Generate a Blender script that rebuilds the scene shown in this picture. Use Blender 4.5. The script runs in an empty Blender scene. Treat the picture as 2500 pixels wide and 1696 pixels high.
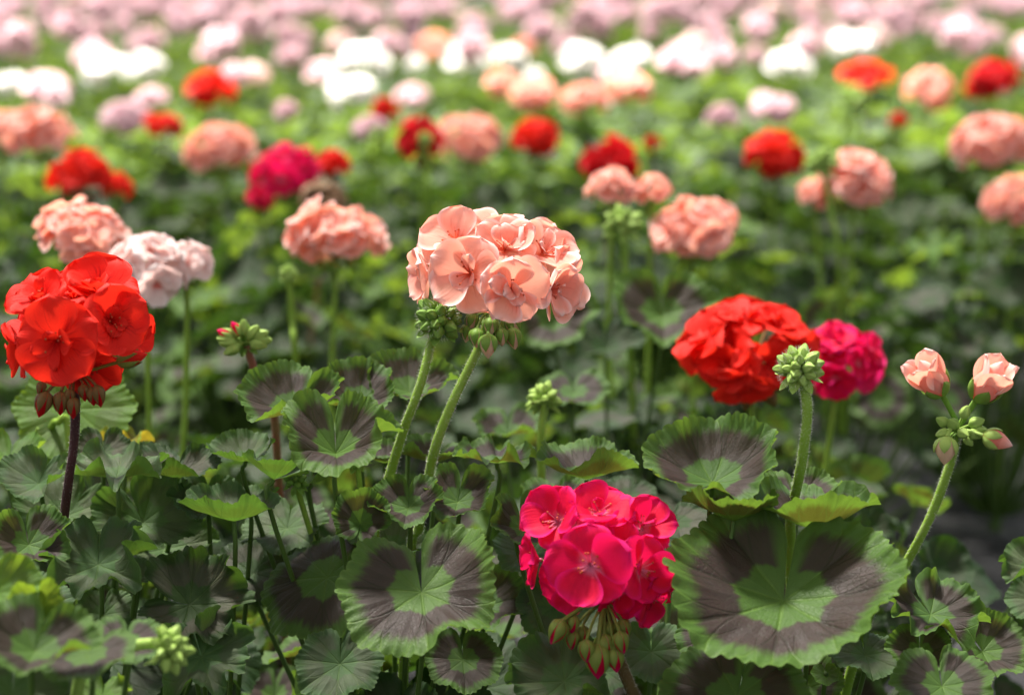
import bpy, math, random
import numpy as np
from mathutils import Matrix, Vector, Quaternion

R_ = math.radians
scene = bpy.context.scene
C = scene.collection

# ------------------------------------------------------------------ camera, sky, sun, exposure
CAM_Z = 0.71
FPX = 5900.0                      # focal length in photo pixels (2500 px wide)
PITCH = math.atan(1128.0 / FPX)
cam_d = bpy.data.cameras.new('camera')
cam = bpy.data.objects.new('camera', cam_d)
C.objects.link(cam)
cam.location = (0, 0, CAM_Z)
cam.rotation_euler = (math.pi / 2 - PITCH, 0, 0)
cam_d.sensor_width = 36
cam_d.lens = 36 * FPX / 2500
cam_d.clip_start = 0.05
cam_d.clip_end = 300
cam_d.dof.use_dof = True
cam_d.dof.focus_distance = 1.43
cam_d.dof.aperture_fstop = 5.4
scene.camera = cam

SUN_EL, SUN_AZ = R_(68), R_(-42)      # azimuth from +Y (behind the bed), negative = left
world = bpy.data.worlds.new("World")
scene.world = world
world.use_nodes = True
wn = world.node_tree.nodes
wn.clear()
wo = wn.new('ShaderNodeOutputWorld')
wb = wn.new('ShaderNodeBackground')
sk = wn.new('ShaderNodeTexSky')
sk.sky_type = 'NISHITA'
sk.sun_disc = False
sk.sun_elevation = SUN_EL
sk.sun_rotation = SUN_AZ
sk.dust_density = 4.0
sk.air_density = 0.7
sk.ozone_density = 0.6
wb.inputs['Strength'].default_value = 0.05
world.node_tree.links.new(sk.outputs[0], wb.inputs[0])
world.node_tree.links.new(wb.outputs[0], wo.inputs[0])

sun_d = bpy.data.lights.new('sun', 'SUN')
sun_d.energy = 5.0
sun_d.angle = R_(9)
sun_d.color = (1.0, 0.95, 0.88)
sun = bpy.data.objects.new('sun', sun_d)
C.objects.link(sun)
SDIR = Vector((math.sin(SUN_AZ) * math.cos(SUN_EL), math.cos(SUN_AZ) * math.cos(SUN_EL), math.sin(SUN_EL)))
sun.rotation_euler = SDIR.to_track_quat('Z', 'Y').to_euler()
sun.location = (0, 4, 6)

scene.view_settings.view_transform = 'Standard'
scene.view_settings.look = 'None'
scene.view_settings.exposure = 2.68
scene.view_settings.gamma = 1.0
scene.view_settings.use_curve_mapping = False
scene.cycles.max_bounces = 6
scene.cycles.diffuse_bounces = 4
scene.cycles.transmission_bounces = 4
scene.cycles.transparent_max_bounces = 8
scene.cycles.use_denoising = True
scene.cycles.sample_clamp_indirect = 6

def at(px, py, d):
    """world point seen at photo pixel (px,py) at depth d in front of the camera"""
    x = (px - 1250) / FPX * d
    y = -(py - 848) / FPX * d
    f = Vector((0, math.cos(PITCH), -math.sin(PITCH)))
    u = Vector((0, math.sin(PITCH), math.cos(PITCH)))
    return Vector((0, 0, CAM_Z)) + f * d + u * y + Vector((x, 0, 0))

# ------------------------------------------------------------------ node helpers
class NT:
    def __init__(s, name):
        s.m = bpy.data.materials.new(name)
        s.m.use_nodes = True
        s.t = s.m.node_tree
        s.t.nodes.clear()
        s.out = s.t.nodes.new('ShaderNodeOutputMaterial')
    def n(s, typ, **kw):
        nd = s.t.nodes.new(typ)
        for k, v in kw.items():
            setattr(nd, k, v)
        return nd
    def link(s, a, b):
        s.t.links.new(a, b)
    def put(s, sock, v):
        if hasattr(v, 'node'):
            s.link(v, sock)
        else:
            if isinstance(v, tuple) and len(v) == 3 and sock.type == 'RGBA': v = (*v, 1)
            sock.default_value = v
    def math(s, op, a, b=None, c=None, clamp=False):
        nd = s.n('ShaderNodeMath', operation=op, use_clamp=clamp)
        s.put(nd.inputs[0], a)
        if b is not None: s.put(nd.inputs[1], b)
        if c is not None: s.put(nd.inputs[2], c)
        return nd.outputs[0]
    def mix(s, f, a, b, blend='MIX'):
        nd = s.n('ShaderNodeMix', data_type='RGBA', blend_type=blend)
        s.put(nd.inputs[0], f)
        s.put(nd.inputs[6], a if hasattr(a, 'node') else (*a, 1))
        s.put(nd.inputs[7], b if hasattr(b, 'node') else (*b, 1))
        return nd.outputs[2]
    def ss(s, v, lo, hi):                     # smoothstep 0..1
        nd = s.n('ShaderNodeMapRange', interpolation_type='SMOOTHSTEP')
        s.put(nd.inputs[0], v)
        s.put(nd.inputs[1], lo); s.put(nd.inputs[2], hi)
        nd.inputs[3].default_value = 0; nd.inputs[4].default_value = 1
        return nd.outputs[0]
    def noise(s, vec, scale, detail=2, dim='3D', rough=0.5):
        nd = s.n('ShaderNodeTexNoise', noise_dimensions=dim)
        if vec is not None: s.put(nd.inputs['Vector'], vec)
        nd.inputs['Scale'].default_value = scale
        nd.inputs['Detail'].default_value = detail
        nd.inputs['Roughness'].default_value = rough
        return nd.outputs[0]
    def vec(s, x, y, z):
        nd = s.n('ShaderNodeCombineXYZ')
        s.put(nd.inputs[0], x); s.put(nd.inputs[1], y); s.put(nd.inputs[2], z)
        return nd.outputs[0]

def thin_shader(t, top, trans_col, transl, rough, bump, spec=0.4, sheen=0.0, coat=0.0):
    p = t.n('ShaderNodeBsdfPrincipled')
    t.put(p.inputs['Base Color'], top)
    t.put(p.inputs['Roughness'], rough)
    t.put(p.inputs['Specular IOR Level'], spec)
    t.put(p.inputs['Sheen Weight'], sheen)
    p.inputs['Sheen Roughness'].default_value = 0.5
    tr = t.n('ShaderNodeBsdfTranslucent')
    t.put(tr.inputs[0], trans_col)
    if bump is not None:
        t.link(bump, p.inputs['Normal'])
    mx = t.n('ShaderNodeMixShader')
    t.put(mx.inputs[0], transl)
    t.link(p.outputs[0], mx.inputs[1]); t.link(tr.outputs[0], mx.inputs[2])
    t.link(mx.outputs[0], t.out.inputs[0])

VEIN_D = 0.80
def leaf_material(name, zone, green=(0.085, 0.17, 0.045), centre=(0.10, 0.21, 0.055), dark=(0.065, 0.046, 0.046),
                  back=(0.20, 0.33, 0.09), transc=(0.30, 0.52, 0.05), transl=0.17, ring=(0.40, 0.79)):
    t = NT(name)
    uv = t.n('ShaderNodeUVMap', uv_map='polar')          # x = theta/2pi+.5 , y = r fraction
    sp = t.n('ShaderNodeSeparateXYZ'); t.link(uv.outputs[0], sp.inputs[0])
    th = t.math('MULTIPLY', t.math('SUBTRACT', sp.outputs[0], 0.5), 2 * math.pi)
    r = sp.outputs[1]
    oi = t.n('ShaderNodeObjectInfo')
    rnd = oi.outputs['Random']
    px = t.math('MULTIPLY', t.math('COSINE', th), r)
    py = t.math('MULTIPLY', t.math('SINE', th), r)
    pv = t.vec(px, py, t.math('MULTIPLY', rnd, 37.0))
    # veins
    tt = t.math('DIVIDE', th, VEIN_D)
    fr = t.math('SUBTRACT', tt, t.math('ROUND', tt))
    da = t.math('MULTIPLY', t.math('ABSOLUTE', fr), VEIN_D)             # angular distance to main vein
    wob = t.math('MULTIPLY', t.math('SUBTRACT', t.noise(pv, 5.0, 1), 0.5), 0.03)
    d1 = t.math('ADD', t.math('MULTIPLY', da, r), wob)
    r3 = t.math('MAXIMUM', t.math('SUBTRACT', r, 0.36), 0.0)
    fork = t.math('MULTIPLY', r3, 0.42)
    d2 = t.math('MULTIPLY', t.math('ABSOLUTE', t.math('SUBTRACT', t.math('ADD', da, wob), fork)), r)
    r4 = t.math('MAXIMUM', t.math('SUBTRACT', r, 0.58), 0.0)
    fork2 = t.math('ADD', t.math('MULTIPLY', r4, -0.35), 0.25)
    d3 = t.math('ADD', t.math('MULTIPLY', t.math('ABSOLUTE', t.math('SUBTRACT', t.math('ADD', da, wob), fork2)), r),
                t.math('MULTIPLY', t.math('LESS_THAN', r, 0.58), 1.0))
    v1 = t.math('SUBTRACT', 1.0, t.ss(t.math('ABSOLUTE', d1), 0.004, 0.020))
    v2 = t.math('MULTIPLY', t.math('SUBTRACT', 1.0, t.ss(d2, 0.003, 0.015)), t.ss(r, 0.34, 0.42))
    v3 = t.math('MULTIPLY', t.math('SUBTRACT', 1.0, t.ss(d3, 0.002, 0.012)), 0.6)
    vein = t.math('MAXIMUM', v1, t.math('MAXIMUM', v2, v3))
    # network of fine veinlets
    vo = t.n('ShaderNodeTexVoronoi', feature='DISTANCE_TO_EDGE')
    t.link(pv, vo.inputs['Vector']); vo.inputs['Scale'].default_value = 22
    net = t.math('SUBTRACT', 1.0, t.ss(vo.outputs[0], 0.0, 0.10))
    # zone ring
    nz = t.noise(pv, 3.2, 3)
    nf = t.noise(t.vec(t.math('MULTIPLY', th, 9.0), t.math('MULTIPLY', r, 2.2), t.math('MULTIPLY', rnd, 11.0)), 1.6, 4, rough=0.65)
    lob = t.math('MULTIPLY', t.math('COSINE', t.math('MULTIPLY', th, 2 * math.pi / VEIN_D)), 0.016)
    jag = t.math('MULTIPLY', t.math('ABSOLUTE', t.math('SINE', t.math('MULTIPLY', th, 3 * math.pi / VEIN_D))), -0.022)
    ri = t.math('SUBTRACT', t.math('SUBTRACT', t.math('SUBTRACT', r, lob), jag), t.math('MULTIPLY', t.math('SUBTRACT', nz, 0.5), 0.10))
    inner = t.ss(ri, ring[0] - 0.03, ring[0] + 0.03)
    ro = t.math('ADD', t.math('ADD', r, t.math('MULTIPLY', t.math('SUBTRACT', nf, 0.5), 0.24)), t.math('MULTIPLY', t.math('SUBTRACT', nz, 0.5), 0.10))
    outer = t.math('SUBTRACT', 1.0, t.ss(ro, ring[1] - 0.08, ring[1] + 0.08))
    sin_ = t.math('SUBTRACT', 1.0, t.ss(t.math('ABSOLUTE', th), 2.75, 3.0))
    zm = t.math('MULTIPLY', t.math('MULTIPLY', t.math('MULTIPLY', inner, outer), zone), sin_)
    # colours
    gm = t.noise(pv, 2.2, 3)
    g = t.mix(t.ss(gm, 0.3, 0.7), tuple(c * 0.82 for c in green), tuple(c * 1.15 for c in green))
    g = t.mix(t.math('SUBTRACT', 1.0, inner), g, centre)
    g = t.mix(t.math('MULTIPLY', t.ss(r, 0.93, 1.0), 0.7), g, (green[0] * 1.9, green[1] * 1.6, green[2] * 1.7))
    g = t.mix(t.math('MULTIPLY', t.ss(rnd, 0.3, 1.0), 0.35), g, (green[0] * 1.5, green[1] * 1.25, green[2] * 0.8))
    zc = t.mix(t.ss(t.noise(pv, 4, 2), 0.3, 0.7), dark, (dark[0] * 1.3, dark[1] * 1.25, dark[2] * 1.2))
    col = t.mix(zm, g, zc)
    vc = t.mix(zm, (green[0] * 1.9, green[1] * 1.6, green[2] * 1.2), tuple(c * 0.45 for c in dark))
    col = t.mix(t.math('MULTIPLY', vein, 0.55), col, vc)
    col = t.mix(t.math('MULTIPLY', net, 0.16), col, (green[0] * 0.4, green[1] * 0.45, green[2] * 0.4))
    sp_ = t.ss(t.noise(pv, 34, 2), 0.72, 0.76)
    col = t.mix(t.math('MULTIPLY', sp_, 0.5), col, (0.025, 0.02, 0.012))
    # underside
    geo = t.n('ShaderNodeNewGeometry')
    bk = t.mix(t.math('MULTIPLY', zm, 0.55), back, (0.16, 0.11, 0.03))
    bk = t.mix(t.math('MULTIPLY', vein, 0.5), bk, (back[0] * 1.5, back[1] * 1.35, back[2] * 1.6))
    col = t.mix(geo.outputs['Backfacing'], col, bk)
    tc = t.mix(t.math('MULTIPLY', zm, 0.75), transc, (0.16, 0.09, 0.015))
    tc = t.mix(t.math('MULTIPLY', vein, 0.4), tc, tuple(c * 0.5 for c in transc))
    # relief
    hb = t.math('ADD', t.math('MULTIPLY', vein, -0.9), t.math('MULTIPLY', net, -0.35))
    hb = t.math('ADD', hb, t.math('MULTIPLY', t.noise(pv, 26, 3), 0.35))
    hb = t.math('ADD', hb, t.math('MULTIPLY', t.noise(pv, 160, 1), 0.30))
    bp = t.n('ShaderNodeBump'); bp.inputs['Strength'].default_value = 0.38
    bp.inputs['Distance'].default_value = 0.0012
    t.link(hb, bp.inputs['Height'])
    thin_shader(t, col, tc, transl, t.math('ADD', t.math('MULTIPLY', gm, 0.2), 0.40), bp.outputs[0], spec=0.16, sheen=0.0)
    return t.m

def petal_material(name, mid, edge, base, vein, back, trans, transl=0.42, veinf=0.35, blotch=0.0):
    t = NT(name)
    uv = t.n('ShaderNodeUVMap', uv_map='petal')
    sp = t.n('ShaderNodeSeparateXYZ'); t.link(uv.outputs[0], sp.inputs[0])
    u, v = sp.outputs[0], sp.outputs[1]                 # u 0..1 across, v 0..1 along
    oi = t.n('ShaderNodeObjectInfo'); rnd = oi.outputs['Random']
    au = t.math('ABSOLUTE', t.math('SUBTRACT', t.math('MULTIPLY', u, 2), 1.0))
    n1 = t.noise(t.vec(u, v, t.math('MULTIPLY', rnd, 50)), 3.0, 3)
    e = t.math('MAXIMUM', t.math('POWER', au, 3.0), t.math('POWER', v, 3.0))
    e = t.math('ADD', e, t.math('MULTIPLY', t.math('SUBTRACT', n1, 0.5), 0.35))
    col = t.mix(t.ss(e, 0.25, 1.0), mid, edge)
    col = t.mix(t.math('SUBTRACT', 1.0, t.ss(v, 0.05, 0.30)), col, base)
    vn = t.noise(t.vec(t.math('MULTIPLY', u, 16.0), t.math('MULTIPLY', v, 1.3), t.math('MULTIPLY', rnd, 20)), 1.6, 2)
    vm = t.math('MULTIPLY', t.ss(vn, 0.56, 0.64), t.math('SUBTRACT', 1.0, t.ss(v, 0.30, 0.80)))
    col = t.mix(t.math('MULTIPLY', vm, veinf), col, vein)
    geo = t.n('ShaderNodeNewGeometry')
    col = t.mix(geo.outputs['Backfacing'], col, t.mix(t.ss(n1, 0.3, 0.7), back, edge))
    hb = t.math('ADD', t.math('MULTIPLY', vn, 0.7), t.math('MULTIPLY', t.noise(t.vec(u, v, rnd), 60, 2), 0.25))
    hb = t.math('ADD', hb, t.math('MULTIPLY', n1, 1.2))
    bp = t.n('ShaderNodeBump'); bp.inputs['Strength'].default_value = 0.5
    bp.inputs['Distance'].default_value = 0.001
    t.link(hb, bp.inputs['Height'])
    thin_shader(t, col, trans, transl, 0.55, bp.outputs[0], spec=0.12, sheen=0.0)
    return t.m

def plain_material(name, col, col2, rough=0.5, transl=0.0, scale=60, spec=0.2, sheen=0.0, trans=None):
    t = NT(name)
    tc = t.n('ShaderNodeTexCoord')
    nz = t.noise(tc.outputs['Object'], scale, 3)
    c = t.mix(t.ss(nz, 0.3, 0.7), col, col2)
    bp = t.n('ShaderNodeBump'); bp.inputs['Strength'].default_value = 0.3
    bp.inputs['Distance'].default_value = 0.0008
    t.link(nz, bp.inputs['Height'])
    bp.inputs['Strength'].default_value = 0.12
    thin_shader(t, c, trans or col2, transl, rough, bp.outputs[0], spec=spec, sheen=sheen)
    return t.m

M = {}
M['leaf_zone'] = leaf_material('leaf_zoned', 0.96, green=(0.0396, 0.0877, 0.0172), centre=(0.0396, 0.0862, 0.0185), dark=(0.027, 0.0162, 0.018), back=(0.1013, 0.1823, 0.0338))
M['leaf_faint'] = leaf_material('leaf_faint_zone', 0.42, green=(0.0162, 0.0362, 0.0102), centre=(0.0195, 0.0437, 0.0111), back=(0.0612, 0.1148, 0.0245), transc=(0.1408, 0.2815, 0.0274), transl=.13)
M['leaf_plain'] = leaf_material('leaf_plain', 0.16, green=(0.0128, 0.0324, 0.0086), centre=(0.0158, 0.0395, 0.0093), back=(0.0536, 0.1071, 0.0229), transc=(0.1095, 0.2502, 0.0235), transl=.12)  # green darkened: shade low in the bed is painted into this leaf colour
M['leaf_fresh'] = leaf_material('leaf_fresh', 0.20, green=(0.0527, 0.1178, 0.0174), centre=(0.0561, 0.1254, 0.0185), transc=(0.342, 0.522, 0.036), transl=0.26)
M['leaf_mid_shaded'] = leaf_material('leaf_mid_shaded', 0.3, green=(0.0179, 0.0434, 0.0096), centre=(0.0197, 0.0478, 0.0098), back=(0.0536, 0.1071, 0.0229), transc=(0.1408, 0.2972, 0.0274), transl=.13)  # darker copy of the far leaf, shade of the middle rows painted in
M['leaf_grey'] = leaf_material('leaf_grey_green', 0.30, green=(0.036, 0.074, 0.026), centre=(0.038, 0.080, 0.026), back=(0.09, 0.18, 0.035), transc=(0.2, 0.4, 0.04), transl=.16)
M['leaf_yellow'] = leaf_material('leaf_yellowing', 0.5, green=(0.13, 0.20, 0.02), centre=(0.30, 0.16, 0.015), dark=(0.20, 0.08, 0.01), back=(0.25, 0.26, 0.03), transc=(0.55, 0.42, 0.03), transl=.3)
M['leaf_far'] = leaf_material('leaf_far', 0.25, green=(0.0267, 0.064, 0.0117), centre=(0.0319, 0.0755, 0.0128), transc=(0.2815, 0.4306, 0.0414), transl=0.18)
M['stem'] = plain_material('stem_green', (0.19, 0.32, 0.035), (0.23, 0.37, 0.05), 0.5, 0.15)
M['petiole'] = plain_material('petiole_green_shaded', (0.055, 0.11, 0.018), (0.075, 0.13, 0.025), 0.5)  # darker than the flower stems, shade of the understory painted into it
M['stem_dark'] = plain_material('stem_maroon', (0.045, 0.018, 0.018), (0.075, 0.03, 0.03), 0.5)
M['stem_brown'] = plain_material('stem_olive_brown', (0.10, 0.06, 0.025), (0.12, 0.10, 0.03), 0.5)
M['stem_red'] = plain_material('stem_reddish', (0.22, 0.085, 0.05), (0.20, 0.13, 0.05), 0.5)
M['bud'] = plain_material('bud_green', (0.12, 0.24, 0.03), (0.20, 0.34, 0.06), 0.5, 0.15, scale=500)
M['bud_light'] = plain_material('bud_lime', (0.26, 0.42, 0.07), (0.38, 0.52, 0.14), 0.5, 0.2, scale=500)
M['calyx_olive'] = plain_material('calyx_olive', (0.15, 0.20, 0.035), (0.20, 0.26, 0.05), 0.5, 0.1, scale=500)
M['calyx_red'] = plain_material('calyx_red_green', (0.17, 0.05, 0.025), (0.13, 0.14, 0.03), 0.5, 0.1, scale=400)
M['hair'] = plain_material('fine_hair', (0.75, 0.78, 0.66), (0.85, 0.85, 0.75), 0.5, 0.4)
M['anther'] = plain_material('anther', (0.50, 0.10, 0.03), (0.35, 0.03, 0.02), 0.5)
M['brown'] = plain_material('dried_floret', (0.22, 0.12, 0.07), (0.34, 0.22, 0.13), 0.7, 0.2)
M['salmon'] = petal_material('petal_salmon', (0.92, 0.41, 0.32), (0.95, 0.76, 0.71), (0.85, 0.15, 0.07), (0.55, 0.03, 0.04), (0.90, 0.58, 0.50), (0.98, 0.44, 0.30), veinf=.55)
M['blush'] = petal_material('petal_blush', (0.90, 0.74, 0.70), (0.92, 0.87, 0.85), (0.85, 0.15, 0.10), (0.7, 0.1, 0.1), (0.86, 0.74, 0.72), (0.9, 0.6, 0.55))
M['red'] = petal_material('petal_red', (0.70, 0.020, 0.012), (0.76, 0.032, 0.020), (0.55, 0.010, 0.008), (0.20, 0.0, 0.005), (0.70, 0.035, 0.02), (0.92, 0.035, 0.015), transl=0.36, veinf=0.8)
M['crimson'] = petal_material('petal_crimson', (0.50, 0.008, 0.012), (0.56, 0.012, 0.018), (0.35, 0.004, 0.008), (0.15, 0, 0), (0.50, 0.012, 0.02), (0.75, 0.015, 0.02))
M['magenta'] = petal_material('petal_magenta', (0.66, 0.006, 0.05), (0.80, 0.012, 0.19), (0.80, 0.28, 0.45), (0.45, 0.0, 0.05), (0.72, 0.03, 0.20), (0.85, 0.01, 0.10), veinf=0.5)
M['pink'] = petal_material('petal_pale_pink', (0.78, 0.50, 0.55), (0.84, 0.70, 0.72), (0.72, 0.28, 0.40), (0.6, 0.2, 0.3), (0.82, 0.66, 0.69), (0.85, 0.62, 0.66))
M['cream'] = petal_material('petal_cream', (0.84, 0.60, 0.40), (0.85, 0.62, 0.42), (0.7, 0.6, 0.3), (0.8, 0.4, 0.3), (0.84, 0.6, 0.4), (0.85, 0.6, 0.4))
M['white'] = petal_material('petal_white', (0.88, 0.86, 0.83), (0.90, 0.89, 0.88), (0.85, 0.70, 0.66), (0.8, 0.6, 0.6), (0.88, 0.86, 0.84), (0.9, 0.86, 0.82))

# ------------------------------------------------------------------ mesh helpers
def make_mesh(name, V, F, mats, uvs=None, uvname='polar', fmat=None, smooth=True):
    """V (n,3) array, F list/array of quads or tris, uvs (n,2) per vertex"""
    me = bpy.data.meshes.new(name)
    V = np.asarray(V, dtype=np.float32)
    if isinstance(F, np.ndarray):
        nf, k = F.shape
        loops = F.reshape(-1).astype(np.int32)
        starts = (np.arange(nf) * k).astype(np.int32)
        totals = np.full(nf, k, dtype=np.int32)
    else:
        totals = np.array([len(f) for f in F], dtype=np.int32)
        starts = np.concatenate([[0], np.cumsum(totals)[:-1]]).astype(np.int32)
        loops = np.array([i for f in F for i in f], dtype=np.int32)
        nf = len(F)
    me.vertices.add(len(V)); me.vertices.foreach_set('co', V.ravel())
    me.loops.add(len(loops)); me.loops.foreach_set('vertex_index', loops)
    me.polygons.add(nf)
    me.polygons.foreach_set('loop_start', starts)
    me.polygons.foreach_set('loop_total', totals)
    if fmat is not None:
        me.polygons.foreach_set('material_index', np.asarray(fmat, dtype=np.int32))
    me.polygons.foreach_set('use_smooth', np.full(nf, smooth, dtype=bool))
    if uvs is not None:
        ul = me.uv_layers.new(name=uvname)
        ul.data.foreach_set('uv', np.asarray(uvs, dtype=np.float32)[loops].ravel())
    for m in mats: me.materials.append(m)
    me.update(calc_edges=True)
    return me

class Acc:
    """collects geometry for one mesh (quads and tris as tuples, via arrays)"""
    def __init__(s):
        s.V, s.F3, s.F4, s.uv, s.n = [], [], [], [], 0
    def add(s, V, F, uv=None, mat=0):
        V = np.asarray(V, dtype=np.float32)
        F = np.asarray(F, dtype=np.int64)
        s.V.append(V)
        s.uv.append(np.zeros((len(V), 2), np.float32) if uv is None else np.asarray(uv, np.float32))
        (s.F4 if F.shape[1] == 4 else s.F3).append((F + s.n, mat))
        s.n += len(V)
    def build(s, name, mats, uvname='petal', smooth=True):
        V = np.concatenate(s.V); uv = np.concatenate(s.uv)
        loops, totals, fm = [], [], []
        for lst, k in ((s.F4, 4), (s.F3, 3)):
            for F, m in lst:
                loops.append(F.ravel()); totals.append(np.full(len(F), k)); fm.append(np.full(len(F), m))
        loops = np.concatenate(loops).astype(np.int32); totals = np.concatenate(totals).astype(np.int32)
        fm = np.concatenate(fm).astype(np.int32)
        starts = np.concatenate([[0], np.cumsum(totals)[:-1]]).astype(np.int32)
        me = bpy.data.meshes.new(name)
        me.vertices.add(len(V)); me.vertices.foreach_set('co', V.ravel())
        me.loops.add(len(loops)); me.loops.foreach_set('vertex_index', loops)
        me.polygons.add(len(totals))
        me.polygons.foreach_set('loop_start', starts); me.polygons.foreach_set('loop_total', totals)
        me.polygons.foreach_set('material_index', fm)
        me.polygons.foreach_set('use_smooth', np.full(len(totals), smooth, dtype=bool))
        ul = me.uv_layers.new(name=uvname)
        ul.data.foreach_set('uv', uv[loops].ravel())
        for m in mats: me.materials.append(m)
        me.update(calc_edges=True)
        return me

def xf(V, Mx):
    A = np.array(Mx)
    return V @ A[:3, :3].T + A[:3, 3]

def grid_faces(nu, nv):
    i = np.arange(nu - 1)[:, None] * nv + np.arange(nv - 1)[None, :]
    return np.stack([i, i + nv, i + nv + 1, i + 1], -1).reshape(-1, 4)

def spline(pts, n):
    P = np.array([list(p) for p in pts], dtype=float)
    if len(P) == 2:
        t = np.linspace(0, 1, n)[:, None]
        return P[0] * (1 - t) + P[1] * t
    P = np.vstack([2 * P[0] - P[1], P, 2 * P[-1] - P[-2]])
    out = []
    segs = len(P) - 3
    for t in np.linspace(0, segs, n):
        k = min(int(t), segs - 1); f = t - k
        p0, p1, p2, p3 = P[k:k + 4]
        out.append(0.5 * ((2 * p1) + (-p0 + p2) * f + (2 * p0 - 5 * p1 + 4 * p2 - p3) * f * f + (-p0 + 3 * p1 - 3 * p2 + p3) * f ** 3))
    return np.array(out)

def tube_geo(pts, r0, r1, n=12, seg=8, rfun=None):
    S = spline(pts, n)
    T = np.gradient(S, axis=0); T /= np.linalg.norm(T, axis=1)[:, None] + 1e-12
    ref = np.array([0.35, 0.93, 0.1])
    A = np.cross(T, ref); A /= np.linalg.norm(A, axis=1)[:, None] + 1e-12
    B = np.cross(T, A)
    t = np.linspace(0, 1, n)
    rad = r0 + (r1 - r0) * t
    if rfun is not None: rad = rad * np.array([rfun(x) for x in t])
    a = np.linspace(0, 2 * math.pi, seg, endpoint=False)
    V = S[:, None, :] + rad[:, None, None] * (np.cos(a)[None, :, None] * A[:, None, :] + np.sin(a)[None, :, None] * B[:, None, :])
    V = V.reshape(-1, 3)
    F = []
    for i in range(n - 1):
        for j in range(seg):
            F.append((i * seg + j, i * seg + (j + 1) % seg, (i + 1) * seg + (j + 1) % seg, (i + 1) * seg + j))
    return V, np.array(F), S, rad, A, B

def hair_geo(S, rad, A, B, rng, count, length, width=0.00007):
    """fine hairs standing off a stem"""
    n = len(S)
    t = rng.random(count) * (n - 1.001)
    k = t.astype(int); f = (t - k)[:, None]
    c = S[k] * (1 - f) + S[k + 1] * f
    r = (rad[k] * (1 - f[:, 0]) + rad[k + 1] * f[:, 0])[:, None]
    a = rng.random(count) * 2 * math.pi
    o = np.cos(a)[:, None] * A[k] + np.sin(a)[:, None] * B[k]
    tang = np.cross(A[k], B[k])
    L = length * (0.5 + 0.8 * rng.random(count))[:, None]
    tip = c + o * (r + L) + (rng.random((count, 3)) - 0.5) * L * 0.7
    root = c + o * (r * 0.95)
    w = tang * width
    V = np.stack([root - w, root + w, tip], 1).reshape(-1, 3)
    return V, np.arange(count * 3).reshape(-1, 3)

def ball_hair(center, rad, rng, count, length, width=0.00007):
    d = rng.normal(size=(count, 3)); d /= np.linalg.norm(d, axis=1)[:, None]
    c = np.array(center)
    root = c + d * rad * 0.9
    tip = c + d * (rad + length * (0.4 + rng.random(count))[:, None])
    s = np.cross(d, [0.3, 0.8, 0.5]); s /= np.linalg.norm(s, axis=1)[:, None]
    V = np.stack([root - s * width, root + s * width, tip], 1).reshape(-1, 3)
    return V, np.arange(count * 3).reshape(-1, 3)

# ------------------------------------------------------------------ objects
def link(o, parent=None, mat=None):
    C.objects.link(o)
    if parent is not None: o.parent = parent
    if mat is not None: o.matrix_basis = mat
    return o
def part(name, me, parent, mtx=None, m0=None, stuff=False):
    o = bpy.data.objects.new(name, me)
    link(o, parent, mtx)
    if m0 is not None:
        o.material_slots[0].link = 'OBJECT'; o.material_slots[0].material = m0
    if stuff: o['kind'] = 'stuff'
    return o
def thing(name, loc, label, cat, group=None):
    o = bpy.data.objects.new(name, None)
    o.empty_display_size = 0.05
    o.location = loc
    C.objects.link(o)
    o['label'] = label; o['category'] = cat
    if group: o['group'] = group
    return o

def frame(n, x):
    n = Vector(n).normalized(); x = Vector(x)
    x = (x - n * x.dot(n)).normalized()
    y = n.cross(x)
    return Matrix((x, y, n)).transposed().to_4x4()

def facing(el, az):
    e, a = R_(el), R_(az)
    return Vector((math.sin(a) * math.cos(e), -math.cos(a) * math.cos(e), math.sin(e)))

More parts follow.
